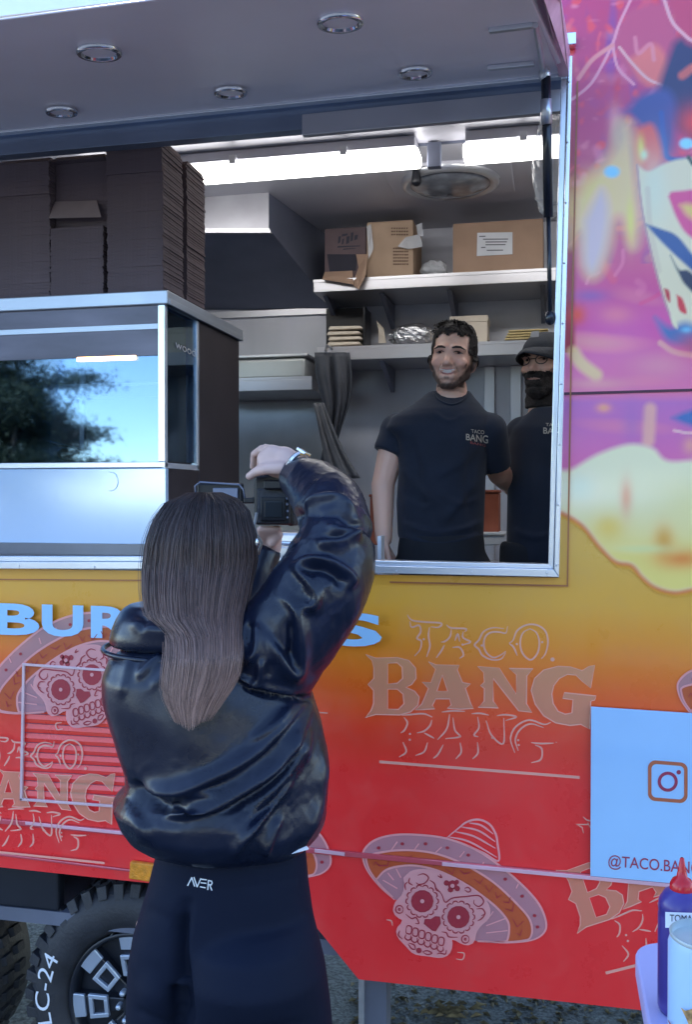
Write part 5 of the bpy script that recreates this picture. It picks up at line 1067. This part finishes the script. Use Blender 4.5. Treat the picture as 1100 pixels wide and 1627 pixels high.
def shirtlogo(root, tree, quads, sx=1):
    for txt, qd, off, mname in quads:
        Q, F_ = fit_text(txt, qd, off); mk('shirt_print', drape(Q, F_, tree, .0025), F_, mname, root)
cr_ = mat('cream_shirt_print', (.5,.45,.38), .7); rd_ = mat('red_shirt_print', (.35,.08,.08), .7)
shirtlogo(man, TS, [('TACO', [(749,682),(770,684),(750,688),(770,690)], .0, cr_), ('BANG', [(741,689),(776,692),(741,699),(776,705)], .012, cr_), ('BANG', [(748,701),(772,706),(748,705),(772,710)], .0, rd_)])
rows = []
for v, uL, uR, ry in ((846,636,770,.112),(870,632,772,.115),(900,630,775,.118),(940,628,778,.12)):
    a, b = P(uL,v,YM), P(uR,v,YM); rows.append(((a+b)/2, halfw(uL,uR,(a+b)/2), ry))
mb = MB(); mb.loft(rows[::-1])
cx0 = P(703,880,YM).x
for x in (-.085, .085): mb.cap((cx0+x,YM,1.55),(cx0+x*1.1,YM+.01,1.08),.088,.08); mb.tube([(cx0+x*1.1,YM+.01,1.1),(cx0+x*1.15,YM+.02,.69)],[.078,.07],20)
V, N, F = fuse(mb, .009, 6); mk('trousers', V, F, M['trousers'], man, True)
for x in (-.1,.1): MB().ell((cx0+x,YM-.05,.64),(.05,.14,.045)).build('shoe', M['black'], man, smooth=True)

# --- capped man, half hidden by the frame
Y2 = 1.02; hc2 = P(866,582,Y2); R2 = Euler((radians(-3), 0, radians(-24))).to_matrix()
man2 = thing('person', (P(866,800,Y2).x, Y2, .6), 'bearded man in dark cap and glasses half hidden behind the hatch frame', 'person')
mb = rotated(headmesh(MB(), hc2, 1.0), hc2, R2); mb.cap(P(868,625,Y2+.02), P(868,665,Y2+.03), .056, .066)
s2l, s2r = P(834,688,Y2+.02), P(920,688,Y2+.02); mb.cap(P(850,672,Y2+.02), s2l, .045, .045); mb.cap(P(886,672,Y2+.02), s2r, .045, .045)
mb.loft([(P(870,900,Y2),.12,.09),(P(870,800,Y2),.12,.09),(P(872,720,Y2),.12,.09),(P(874,670,Y2),.09,.05)])
e2 = P(838,770,Y2+.09); mb.cap(s2l, e2, .050, .042); mb.cap(e2, P(868,830,Y2+.16), .041, .03); e3 = P(925,770,Y2+.09); mb.cap(s2r, e3, .050, .042); mb.cap(e3, P(905,840,Y2+.17), .041, .03)
hand(mb, P(868,830,Y2+.16), (.6,.1,-.5), (0,0,1), (0,1,0), .95, .4); hand(mb, P(905,840,Y2+.17), (-.6,.1,-.5), (0,0,1), (0,1,0), .95, .4)
cx2 = P(870,880,Y2).x
for x in (-.08,.08): mb.cap((cx2+x,Y2,1.48),(cx2+x,Y2,1.08),.07,.062); mb.cap((cx2+x,Y2,1.08),(cx2+x,Y2,.68),.06,.042); mb.cap((cx2+x,Y2+.02,.645),(cx2+x,Y2-.14,.635),.042,.032)
V, N, F = fuse(mb, .005, 5); V = carve(V, N, hc2, 1, R2, [(.031,.011,.015,.009,-.0075)]); bo = mk('body', V, F, M['skinface'], man2, True); facepaint(bo, V, hc2, 1, R2)
TMcur = BVHTree.FromPolygons([tuple(v) for v in V], F); f2 = facial(man2, hc2, 1.0, R2, False)
def beard2(L):
    x, y, z = np.abs(L[:, 0]), L[:, 1], L[:, 2]; b = np.minimum(np.clip((-.030-z)/.01, -1, 1), np.clip((.02-y)/.02, -1, 1)); b = np.minimum(b, np.clip((z+.15)/.01, -1, 1)); return np.where((x < .02) & (np.abs(z+.058) < .004) & (y < -.05), -1, b)
shell('beard', V, N, F, hc2, 1, R2, beard2, lambda L: .006+.008*np.clip((-.06-L[:, 2])/.05, 0, 1), M['beard'], man2, rough=.14, seed=9)
cq = lambda x, y, z: Vector(hc2)+R2@Vector((x,y,z))
cm = mat('dark_cap_cloth', (.02,.024,.034), .8, var=.2, scale=30, bump=.3); mb = MB(); mb.ell(cq(0,.015,.062), (.084,.102,.066)); mb.box(tuple(cq(-.09,-.12,-.1)), tuple(cq(.09,.14,-.09)))
Vc = []; 
cap_ = MB()
n_ = 32
for i in range(9):
    a = pi/2*i/8
    for k in range(n_): q = 2*pi*k/n_; Vc.append(cq(.084*cos(a)*cos(q), .015+.104*cos(a)*sin(q), .045+.080*sin(a)))
mk('cap', Vc, [(i*n_+k, i*n_+(k+1)%n_, (i+1)*n_+(k+1)%n_, (i+1)*n_+k) for i in range(8) for k in range(n_)], cm, man2, True)
Vb = []
for i in range(6):
    for k in range(13): q = pi+pi*k/12; e = i/5; Vb.append(cq(.080*cos(q)*(1-.12*e), .0+.088*sin(q)-.075*e*max(0, -sin(q))**.6, .048-.028*e*e-.016*abs(cos(q))*e))
o = mk('cap_brim', Vb, [(i*13+k, i*13+k+1, (i+1)*13+k+1, (i+1)*13+k) for i in range(5) for k in range(12)], cm, man2, True); s_ = o.modifiers.new('s', 'SOLIDIFY'); s_.thickness = .004
MB().prism([cq(-.012+.0,-.099,.085),cq(.02,-.097,.085),cq(.018,-.09,.108),cq(-.010,-.092,.108)], (0,-.002,0)).build('cap_badge', mat('pale_badge', (.3,.3,.32), .7), man2)
gl = MB()
for s_ in (-1,1): gl.tube([cq(s_*.033+.022*cos(a), -.098, .006+.016*sin(a)) for a in np.linspace(0, 2*pi, 17)], .0016, 6); gl.tube([cq(s_*.055,-.096,.01), cq(s_*.078,-.03,.008), cq(s_*.08,.02,0)], .0016, 6)
gl.tube([cq(-.011,-.099,.01), cq(.011,-.099,.01)], .0016, 6); gl.build('glasses', M['black'], man2, smooth=True)
rows = []
for v, uL, uR, ry in ((895,806,945,.135),(850,806,945,.135),(760,808,943,.13),(710,806,946,.12),(680,812,940,.11),(660,835,915,.085),(648,848,892,.066)):
    a, b = P(uL,v,Y2+.01), P(uR,v,Y2+.01); rows.append(((a+b)/2, halfw(uL,uR,(a+b)/2), ry))
mb = MB(); mb.loft(rows); flatcap(mb, s2l, P(822,748,Y2+.05), .068, .060); mb.ell(s2l, (.07,.07,.062)); flatcap(mb, s2r, P(940,752,Y2), .070, .062); mb.ell(s2r, (.07,.07,.062))
VS, NS, FS = fuse(mb, .007, 8); VS = folds(VS, NS, [([(840,700),(845,790),(838,850)],-.005,8,12),([(815,840),(850,852),(880,846)],.006,6,4)]); mk('t_shirt', VS, FS, M['tee'], man2, True)
TS2 = BVHTree.FromPolygons([tuple(v) for v in VS], FS); shirtlogo(man2, TS2, [('TACO', [(868,672),(892,673),(868,677),(892,678)], 0, cr_), ('BANG', [(864,679),(900,681),(864,689),(900,691)], .012, cr_)])
mb = MB(); mb.loft([((cx2,Y2,1.40),.17,.12),((cx2,Y2,1.52),.17,.12),((cx2,Y2,1.64),.168,.118)])
for x in (-.1,.1): mb.cap((cx2+x,Y2,1.45),(cx2+x,Y2,1.08),.105,.085); mb.tube([(cx2+x,Y2,1.1),(cx2+x,Y2,.69)],[.08,.07],20)
V, N, F = fuse(mb, .010, 6); mk('trousers', V, F, M['trousers'], man2, True)
for x in (-.1,.1): MB().ell((cx2+x,Y2-.05,.64),(.05,.14,.045)).build('shoe', M['black'], man2, smooth=True)

# --- photographer seen from behind
YW = -.72
wo = thing('person', (P(350,1400,YW).x, YW, 0), 'long haired woman photographer in black leather jacket and navy leggings seen from behind', 'person')
def rowsof(lst, Y, off=0):
    out = []
    for r_ in lst:
        v, uL, uR, ry = r_[:4]; dy = r_[4] if len(r_) > 4 else 0; a, b = P(uL,v,Y+dy), P(uR,v,Y+dy); cc_ = Vector(((a.x+b.x)/2, Y+dy, (a.z+b.z)/2)); out.append((cc_, halfw(uL,uR,cc_)+off, ry+off))
    return out
hx = P(322,860,YW-.0)
# body: head, neck, torso, arms, hands, legs, feet in one surface
hcw = P(320,893,YW+.0); RW = Euler((radians(4),0,pi)).to_matrix()
mb = rotated(headmesh(MB(), hcw, .93), hcw, RW); mb.cap(P(320,925,YW-.0), P(315,1010,YW), .05, .06)
mb.loft(rowsof([(1540,275,460,.07),(1500,275,460,.07),(1380,290,450,.07),(1280,270,450,.08),(1180,250,440,.08),(1080,240,410,.07),(1030,260,390,.05)], YW)[::1])
shR, shL = P(415,1060,YW), P(225,1060,YW); elR = P(535,870,YW+.05); wrR = P(474,745,YW+.20)
mb.cap(shR, elR, .055, .042); mb.cap(elR, wrR, .042, .026); elL = P(260,1120,YW+.28); wrL = P(420,868,YW+.34); mb.cap(shL, elL, .052, .042); mb.cap(elL, wrL, .042, .027)
# right hand gripping the camera from above
def K(u, v, dy=.22): return P(u, v, YW+dy)
for a, b, r0, r1 in ((K(478,744),K(452,728),.024,.026),(K(478,736),K(432,722),.020,.022),(K(470,752),K(436,742),.020,.022),(K(452,738),K(424,730),.024,.022)): mb.cap(a, b, r0, r1, 14)
fing = [[K(432,722,.22),K(416,714,.25),K(404,722,.28),K(402,742,.30)],[K(436,717,.24),K(422,712,.28),K(412,722,.32),K(412,742,.33)],[K(446,717,.26),K(436,715,.31),K(430,728,.34),K(430,746,.35)],[K(456,722,.28),K(450,724,.32),K(446,738,.35),K(447,754,.35)]]
for f in fing:
    for j in range(3): mb.cap(f[j], f[j+1], .0115-.0012*j, .0105-.0012*j, 10)
th = [K(448,744,.19),K(424,745,.19),K(408,749,.20),K(396,757,.205)]
for j in range(3): mb.cap(th[j], th[j+1], .0150-.002*j, .0130-.002*j, 12)
# left hand cradling the lens from below
wl_ = K(424,872,.33)
for a, b in ((K(424,872,.33),K(420,856,.32)),(K(432,870,.33),K(434,852,.32))): mb.cap(a, b, .022, .021)
for k in range(4):
    p0 = K(414+k*7,856,.30+.01*k); p1 = K(412+k*8,846,.29); p2 = K(415+k*9,840,.275); mb.cap(p0, p1, .0105, .010, 10); mb.cap(p1, p2, .010, .0085, 10)
mb.cap(K(434,862,.30), K(444,850,.29), .012, .010, 10)
for uu, f in ((256,-1),(412,1)):
    hp = P(uu,1480,YW); mb.cap(hp, Vector((hp.x*1.0,YW-.0,.50)), .052, .045); mb.cap(Vector((hp.x,YW,.50)), Vector((hp.x,YW,.10)), .042, .030); mb.cap(Vector((hp.x,YW-.02,.045)), Vector((hp.x+.01*f,YW+.16,.03)), .036, .026)
V, N, F = fuse(mb, .0045, 4); mk('body', V, F, M['skinw'], wo, True)
# leggings
mb = MB()
def leg(rows_):
    mb.loft(rowsof(rows_, YW), e=2.0)
mb.loft(rowsof([(1520,208,512,.115),(1480,214,507,.12),(1440,226,501,.115),(1400,238,495,.11),(1350,250,490,.10),(1290,262,484,.09)], YW), e=2.2)
kx1, kx2 = P(262,1627,YW).x, P(420,1627,YW).x
leg([(2180,238,286,.05),(2000,222,296,.062),(1800,205,310,.082),(1700,200,316,.10),(1627,200,312,.118),(1580,201,308,.130),(1530,203,306,.133,-.012),(1480,214,304,.125,-.006),(1450,224,310,.10)])
leg([(2180,400,448,.05),(2000,386,462,.066),(1800,345,515,.09),(1700,306,534,.115),(1627,288,533,.135),(1580,284,528,.145,-.006),(1530,284,521,.150,-.02),(1480,288,508,.138,-.012),(1450,300,500,.11)])
V, N, F = fuse(mb, .006, 14)
U_, W_ = topx(V)
V = folds(V, N, [([(292,1450),(290,1500),(292,1550),(302,1640)],-.030,14,7),([(300,1425),(296,1450),(292,1475)],-.008,8,8),([(262,1400),(350,1412),(440,1400),(492,1390)],-.0012,5,3),([(225,1440),(270,1465),(290,1490)],-.003,14,10),([(210,1600),(250,1620),(290,1625)],-.004,8,6),([(310,1640),(400,1640),(500,1620)],-.003,8,8)])
mk('leggings', V, F, M['leggings'], wo, True); TL = BVHTree.FromPolygons([tuple(v) for v in V], F)
wl2 = mat('white_print', (.7,.75,.8), .5)
# waistband lettering, drawn as strokes
lt = [[(298,1407),(304.5,1394.5),(309,1408)],[(308,1394),(313,1409),(319,1396)],[(320,1397),(328,1398)],[(319,1402.5),(327,1403.5)],[(318,1409),(326,1410.5)],[(330,1413.5),(331,1399),(336,1400),(337,1403),(335.5,1406),(331,1405.5)],[(333,1406),(336.5,1414.5)]]
def drapestroke(lines, wpx, tree, off=.002):
    V_, F_ = [], []
    for ln in lines:
        for a, b in zip(ln[:-1], ln[1:]):
            a_, b_ = np.array(a, float), np.array(b, float); t = (b_-a_)/np.linalg.norm(b_-a_); nn = np.array((-t[1], t[0]))*wpx/2; o = len(V_); V_ += [a_+nn-t*.3*wpx, a_-nn-t*.3*wpx, b_-nn+t*.3*wpx, b_+nn+t*.3*wpx]; F_.append((o, o+1, o+2, o+3))
    return drape(V_, F_, tree, off), F_
Vd, Fd = drapestroke(lt, 1.9, TL); mk('waist_lettering', Vd, Fd, wl2, wo)
for x_ in (kx1, kx2): MB().ell((x_,YW+.06,.045),(.045,.135,.045)).build('shoe', M['white'], wo, smooth=True)
# leather jacket
mb = MB(); J = MB()
tors = [(1338,250,486,.118),(1333,232,498,.135),(1320,210,512,.155),(1298,196,523,.172),(1270,185,527,.175),(1247,204,528,.158),(1222,202,529,.16),(1190,190,526,.16),(1150,178,520,.158),(1110,170,508,.155),(1070,168,494,.15),(1045,178,478,.135),(1025,200,455,.115),(1000,240,420,.09),(975,260,390,.07)]
mb.loft(rowsof(tors, YW), n=64, e=2.15)
# right sleeve: upper arm then forearm folded forward to the camera
def sleeve(path):
    pts = [P(u, v, YW+dy) for u, v, dy, r in path]; mb.tube([p for p in pts], [r for *_, r in path], 28)
up_ = smooth_line([(418,1050,-.0,.098),(462,1000,.0,.092),(502,945,.01,.090),(530,890,.03,.084),(542,848,.05,.072)], 5)
pts = [P(q[0], q[1], YW+q[2]) for q in up_]; mb.tube(pts, [q[3] for q in up_], 30)
mb.ell(P(430,1040,YW), (.10,.11,.105)); mb.ell(P(536,852,YW+.05), (.066,.08,.07))
fa = smooth_line([(538,850,.05,.070),(522,806,.10,.070),(500,778,.15,.060),(482,764,.19,.050),(470,758,.215,.043)], 5); mb.tube([P(q[0], q[1], YW+q[2]) for q in fa], [q[3] for q in fa], 30)
# left arm, forward and up behind the head
shl = smooth_line([(238,1098,0,.070),(240,1120,.14,.075),(270,1120,.27,.068)], 4); mb.tube([P(q[0], q[1], YW+q[2]) for q in shl], [q[3] for q in shl], 24)
fl2 = smooth_line([(270,1120,.27,.068),(350,1020,.29,.068),(396,935,.32,.056),(412,895,.325,.046),(424,868,.33,.034)], 5); mb.tube([P(q[0], q[1], YW+q[2]) for q in fl2], [q[3] for q in fl2], 24)
V, N, F = fuse(mb, .0052, 9)
FL = [([(482,1113),(461,1139),(415,1190),(379,1216),(349,1232),(284,1257),(234,1254),(208,1235)],.016,15,6),
 ([(487,1141),(470,1172),(444,1216),(405,1247),(350,1277),(300,1296),(262,1296)],.018,16,5),
 ([(349,1259),(300,1262),(274,1272),(272,1284),(288,1293),(337,1286)],.006,6,4),
 ([(489,1163),(480,1206),(452,1253),(417,1298),(379,1342)],.020,20,6),
 ([(500,1125),(519,1163),(512,1240),(503,1290),(480,1345)],.013,14,6),
 ([(420,1292),(392,1325),(370,1362)],.008,10,5),([(448,1300),(430,1335),(418,1360)],.008,8,5),([(465,1120),(430,1155),(395,1180)],.007,8,4),
 ([(470,1190),(440,1235),(400,1265),(350,1292)],-.010,7,7),([(487,1185),(470,1225),(430,1275),(380,1325)],-.016,8,7),
 ([(206,1238),(230,1266),(262,1282),(300,1280)],-.018,9,12),([(195,1250),(215,1300),(240,1345)],.006,16,10),
 ([(262,1040),(240,1058),(217,1080)],.007,9,6),([(290,1050),(262,1075),(240,1095)],.005,9,6),([(210,1035),(200,1070),(190,1110)],.004,9,7),
 ([(372,1078),(400,1094),(430,1105),(468,1110),(503,1112)],-.016,4,9),([(360,1066),(392,1084),(430,1097),(480,1104)],.012,6,7),([(503,1112),(510,1135),(522,1175)],-.012,5,5),
 ([(484,812),(500,795),(535,793),(566,813)],.013,8,5),([(482,811),(466,832),(470,858)],-.016,8,8),([(490,822),(530,815),(560,830),(580,838)],-.008,8,6),
 ([(500,862),(535,862),(560,851),(580,845)],.012,10,5),([(520,832),(546,843),(575,842)],.009,8,5),([(510,850),(540,852),(565,846)],-.005,4,4),
 ([(466,902),(491,890),(518,889),(546,902),(561,921),(550,938)],.013,10,5),([(480,910),(510,905),(535,918),(545,935)],-.009,8,8),
 ([(469,903),(489,925),(500,947),(496,961),(478,962)],.014,5,12),([(446,948),(469,966),(477,999),(478,1043),(470,1070),(455,1060),(436,1028),(424,1005)],.013,6,12),
 ([(462,985),(464,1020),(462,1050)],-.012,7,7),([(409,990),(408,1030),(399,1046),(386,1043)],.012,5,9),([(398,990),(394,1025)],-.010,7,7),([(416,1045),(411,1080),(395,1086),(378,1078)],.010,6,8),([(430,1050),(425,1078)],-.006,7,6),
 ([(560,880),(572,930),(556,990),(530,1040)],.004,16,12)]
V = folds(V, N, [(a_, b_*1.15, c_, d_*.9) for a_, b_, c_, d_ in FL])
rg = np.random.default_rng(2); nz = np.zeros(len(V))
for k in range(14):
    w_ = rg.normal(size=3)*rg.uniform(9, 34); nz += np.sin(V @ w_+rg.uniform(0, 6.28))
V = V + N*(nz*.0009)[:, None]
cr_n = np.zeros(len(V))
for k in range(26):
    w_ = rg.normal(size=3)*rg.uniform(28, 75); cr_n += (1-np.abs(np.sin(V @ w_+rg.uniform(0, 6.28)+.9*np.sin(V @ (rg.normal(size=3)*22)))))**5*rg.uniform(.4, 1)
U_, W_ = topx(V); zone = np.exp(-((U_-515)/70)**2-((W_-870)/150)**2)+.8*np.exp(-((U_-430)/110)**2-((W_-1270)/90)**2)+.5*np.exp(-((U_-230)/60)**2-((W_-1270)/50)**2)+.12
V = V + N*(np.clip(cr_n-1.2, 0, 3)*.0011*np.clip(zone, 0, 1))[:, None]
U_, W_ = topx(V)
mk('leather_jacket', V, F, M['leather'], wo, True); TJ = BVHTree.FromPolygons([tuple(v) for v in V], F)
# hem band, cuffs, collar
# collar: standing funnel collar folded over at the left
mb = MB(); mb.loft(rowsof([(1022,178,440,.125,.0),(1012,177,438,.135),(998,180,430,.135),(980,187,420,.128),(966,196,412,.112),(958,208,404,.09)], YW), n=60, e=2.1)
V, N, F = fuse(mb, .005, 6); V = folds(V, N, [([(205,985),(240,1000),(300,1000)],.008,12,8),([(215,970),(230,985),(225,1005)],-.006,8,6),([(290,985),(270,1005),(300,1020)],.005,8,6)]); mk('jacket_collar', V, F, M['leather'], wo, True)
pp = []
for k in range(41):
    a = pi*k/40; c0, c1_ = P(178,1020,YW), P(442,1020,YW); cx_ = (c0.x+c1_.x)/2; rx = (c1_.x-c0.x)/2+.004; pp.append(Vector((cx_-rx*cos(a), YW-.134*sin(a)**.9, c0.z-.004-.006*sin(a))))
MB().tube(pp, .0052, 8).build('collar_piping', M['leather'], wo, smooth=True)
MB().tube([P(456,733,YW+.20),P(450,752,YW+.19),P(446,770,YW+.19)], .002).build('cuff_seam', M['leather'], wo)
MB().prism([P(463,1357,YW-.13),P(490,1350,YW-.13),P(487,1345,YW-.13),P(475,1350,YW-.13)], (0,.004,0)).build('care_tag', M['white'], wo)
MB().prism([P(384,1010,YW-.02),P(398,978,YW-.02),P(441,930,YW+.04),P(437,922,YW+.04),P(386,964,YW-.02),P(380,985,YW-.02)], (.0,.012,0)).build('lapel', M['leather'], wo, bevel=.004)
# watch
w0 = [K(478,744,.18)]
wc = K(471,741,.205); ax_ = (K(452,730,.22)-K(486,752,.2)).normalized(); e1_ = ax_.cross(Vector((0,1,0))).normalized(); e2_ = ax_.cross(e1_)
wp = [wc+(e1_*cos(a)+e2_*sin(a))*.031 for a in np.linspace(0, 2*pi, 25)]
wm = MB().tube(wp, .0055, 6).build('wristwatch', M['watch'], wo)
up = MB(); cN = (e1_*(-1 if e1_.z < 0 else 1))
V_ = []; c_ = wc+cN*.034+Vector((0,-.006,0)); t1, t2 = ax_*.013, cN.cross(ax_)*.012
up.hexa([c_-t1-t2-cN*.003, c_+t1-t2-cN*.003, c_+t1+t2-cN*.003, c_-t1+t2-cN*.003, c_-t1-t2+cN*.004, c_+t1-t2+cN*.004, c_+t1+t2+cN*.004, c_-t1+t2+cN*.004]); up.build('watch_face', M['watch'], wm, bevel=.002)

# hair: solid under-volume plus thousands of strands following the traced outline
HL = [(782,300),(800,262),(825,243),(860,231),(900,226),(940,226),(975,232),(1000,262),(1030,264),(1060,260),(1090,257),(1115,262),(1135,271),(1165,284)]
HR = [(782,350),(792,378),(810,396),(850,408),(890,410),(930,402),(960,396),(1000,388),(1040,388),(1070,383),(1090,374),(1110,360),(1130,346),(1165,326)]
def HE(v): return np.interp(v, [a for a, b in HL], [b for a, b in HL]), np.interp(v, [a for a, b in HR], [b for a, b in HR])
def hdepth(v): return np.interp(v, [782,800,850,920,980,1040,1100,1155], [.05,.085,.112,.112,.085,.060,.045,.02])
def hcen(v): return np.interp(v, [782,900,960,1000,1040,1155], [YW+.015,YW-.0,YW-.045,YW-.085,YW-.125,YW-.165])
def hpt(s, v, lay=1.0):
    l, r = HE(v); c = P((l+r)/2, v, hcen(v)); h = halfw(l, r, c)*lay; d = hdepth(v)*lay*sqrt(max(0, 1-s*s))
    fx, fy = c.x-CAM.x, c.y-CAM.y; L = math.hypot(fx, fy); fx /= L; fy /= L
    return Vector((c.x+fy*h*s-fx*d, c.y-fx*h*s-fy*d, c.z))
mb = MB(); V_ = []; vs_ = list(np.linspace(784, 1118, 60)); n_ = 48
for v in vs_:
    l, r = HE(v); c = P((l+r)/2, v, hcen(v)); rx = halfw(l, r, c)*.93; ry = hdepth(v)*.92; fx, fy = c.x-CAM.x, c.y-CAM.y; L = math.hypot(fx, fy); fx /= L; fy /= L
    fr = np.interp(v, [784,850,960,1000], [1,1,.7,.5])
    for k in range(n_):
        q = 2*pi*k/n_; a = rx*cos(q); b = ry*sin(q)*(1 if sin(q) < 0 else min(fr, .55)); V_.append((c.x+fy*a+fx*b, c.y-fx*a+fy*b, c.z))
F_ = [(i*n_+k, (i+1)*n_+k, (i+1)*n_+(k+1)%n_, i*n_+(k+1)%n_) for i in range(59) for k in range(n_)]+[tuple(range(n_)), tuple(59*n_+k for k in range(n_))[::-1]]
def hairmat(name, stops, z0, z1):
    m = mat(name, (.1,.08,.07), .42, spec=.5); t = m.node_tree; b = t.nodes['Principled BSDF']; ge = t.nodes.new('ShaderNodeNewGeometry'); sx = t.nodes.new('ShaderNodeSeparateXYZ'); t.links.new(ge.outputs['Position'], sx.inputs[0])
    mr = t.nodes.new('ShaderNodeMapRange'); mr.inputs[1].default_value = z0; mr.inputs[2].default_value = z1; t.links.new(sx.outputs[2], mr.inputs[0]); cr = t.nodes.new('ShaderNodeValToRGB'); t.links.new(mr.outputs[0], cr.inputs[0]); e = cr.color_ramp.elements
    e[0].color = (*stops[0], 1); e[1].color = (*stops[-1], 1); q = e.new(.45); q.color = (*stops[1], 1)
    mx = t.nodes.new('ShaderNodeMix'); mx.data_type = 'RGBA'; mx.blend_type = 'MULTIPLY'; mx.inputs[0].default_value = 1; t.links.new(cr.outputs[0], mx.inputs[6])
    cr2 = t.nodes.new('ShaderNodeValToRGB'); t.links.new(ge.outputs['Random Per Island'], cr2.inputs[0]); cr2.color_ramp.elements[0].color = (.45,.44,.45,1); cr2.color_ramp.elements[1].color = (1.6,1.55,1.5,1); t.links.new(cr2.outputs[0], mx.inputs[7]); t.links.new(mx.outputs[2], b.inputs['Base Color']); return m
M['womanhair'] = hairmat('long_brown_hair', [(.46,.31,.27),(.17,.105,.09),(.022,.013,.013)], P(300,1150,YW).z, P(300,800,YW).z)
M['womanhair0'] = mat('inner_dark_hair', (.018,.013,.012), .6)
hr_ = mk('hair', V_, F_, M['womanhair0'], wo, True)
r = np.random.default_rng(11); sb = MB(); VV, FF = [], []
CL = sorted(r.uniform(-1, 1, 34)); NS_ = 6500
for k in range(NS_):
    s = r.uniform(-1, 1); s = math.copysign(abs(s)**.8, s); lay = 1-.10*r.random()**1.5
    v1 = r.choice([r.uniform(1060,1145), r.uniform(1085,1158)-22*abs(s+.2)**1.5, r.uniform(950,1100)], p=[.45,.4,.15]); 
    if k < 320: lay = r.uniform(1.0, 1.03)
    if k < 60: lay = r.uniform(1.02, 1.09)
    ph, am, cl = r.uniform(0, 6.28), r.uniform(.004, .03), r.normal()*.05
    m_ = 21; sc0 = s; P_ = []
    wv = r.uniform(-.06, .06)
    for i in range(m_):
        t = i/(m_-1); v = 783+(v1-783)*t**1.0
        cc = CL[min(range(len(CL)), key=lambda q: abs(CL[q]-s))]; sp = s+(cc-s)*.6*max(0, t-.2)/.8+am*sin(ph+t*7)+wv*t+.05*sin(5*s+3*t)*t; sp = max(-1, min(1, sp)); 
        if v < 800: sp = s
        P_.append(hpt(sp, v, lay))
    w0_ = r.uniform(.0005, .0013)*(.6 if k < 60 else 1); o = len(VV)
    for i, p in enumerate(P_):
        tt = (P_[min(i+1, m_-1)]-P_[max(i-1, 0)]).normalized(); sd_ = tt.cross(Vector((0,-1,0))).normalized(); nn = sd_.cross(tt); w_ = w0_*(1 if i < m_-6 else (m_-i)/7)
        VV += [p+sd_*w_, p+nn*w_*.9, p-sd_*w_, p-nn*w_*.9]
    for i in range(m_-1):
        for j in range(4): FF.append((o+4*i+j, o+4*i+(j+1)%4, o+4*i+4+(j+1)%4, o+4*i+4+j))
o = mk('hair_strands', VV, FF, M['womanhair'], wo, True); o['kind'] = 'stuff'
mk('earring', *(lambda q: (q.v, q.f))(MB().ell(P(408,862,YW-.02), (.004,.004,.008))), M['watch'], wo, True)

# ------------------------------------------------------------------ camera held up
cmn = thing('camera', K(430,830,.3), 'black camera with flipped out screen raised by the photographer with both hands', 'camera')
def kb(nm, u0, v0, u1, v1, dy, dep, m, bev=.004, par=cmn):
    a, b = K(u0,v1,dy), K(u1,v0,dy); return MB().box((a.x,a.y,a.z),(b.x,a.y+dep,b.z)).build(nm, m, par, bevel=bev)
bd = kb('camera_body', 402,752,464,834,.235,.07,M['black'],.008)
kb('rear_plate', 408,776,460,832,.228,.012,M['blackrub'],.003); kb('viewfinder', 418,762,448,778,.21,.05,M['black'],.004)
mk('dial', *(lambda q: (q.v, q.f))(MB().tube([K(450,765,.225),K(450,765,.245)], .009, 16)), M['black'], cmn)
scr = kb('rear_screen', 414,790,454,828,.222,.008,M['black'],.002); kb('screen_glass', 420,797,448,822,.220,.003,M['screen'],.001)
for (u, v) in ((456,792),(456,801),(457,812),(457,822)): mk('button', *(lambda q: (q.v, q.f))(MB().tube([K(u,v,.222),K(u,v,.232)], .0028, 10)), M['darkmetal'], bd)
kb('grip', 452,770,468,836,.24,.09,M['blackrub'],.010)
mk('lens', *(lambda q: (q.v, q.f))(MB().tube([K(428,795,.30),K(428,795,.34),K(428,795,.40),K(428,795,.43)], [.032,.035,.037,.035], 28)), M['black'], cmn, True)
kb('screen_hinge', 386,790,404,800,.24,.02,M['black'],.003)
ar = kb('flip_screen', 312,767,386,812,.26,.010,M['black'],.006); kb('flip_screen_bezel', 338,775,378,806,.255,.004,M['darkmetal'],.002); MB().tube([K(312,795,.25),K(310,772,.25),K(318,766,.25),K(380,770,.25),K(387,778,.25),K(390,800,.25)], .0024).build('wire_frame', M['darkmetal'], ar, smooth=True)
MB().tube([K(408,815,.22),K(404,835,.21),K(408,850,.21),K(416,862,.22),K(410,880,.23)], .0035).build('strap', mat('grey_strap', (.28,.27,.26), .6), cmn, smooth=True)

for o in bpy.data.objects:
    if o.name.split('.')[0] in ('letter_outline','skull_details','hat_stripes','brim_dots','brim_zigzag','hat_outline','skull_linework','letter_dots','eye_centres','curl','box_print','label_print','hatch_surround_edge','clear_tape','glasses','lug_nut'): o['kind'] = 'stuff'
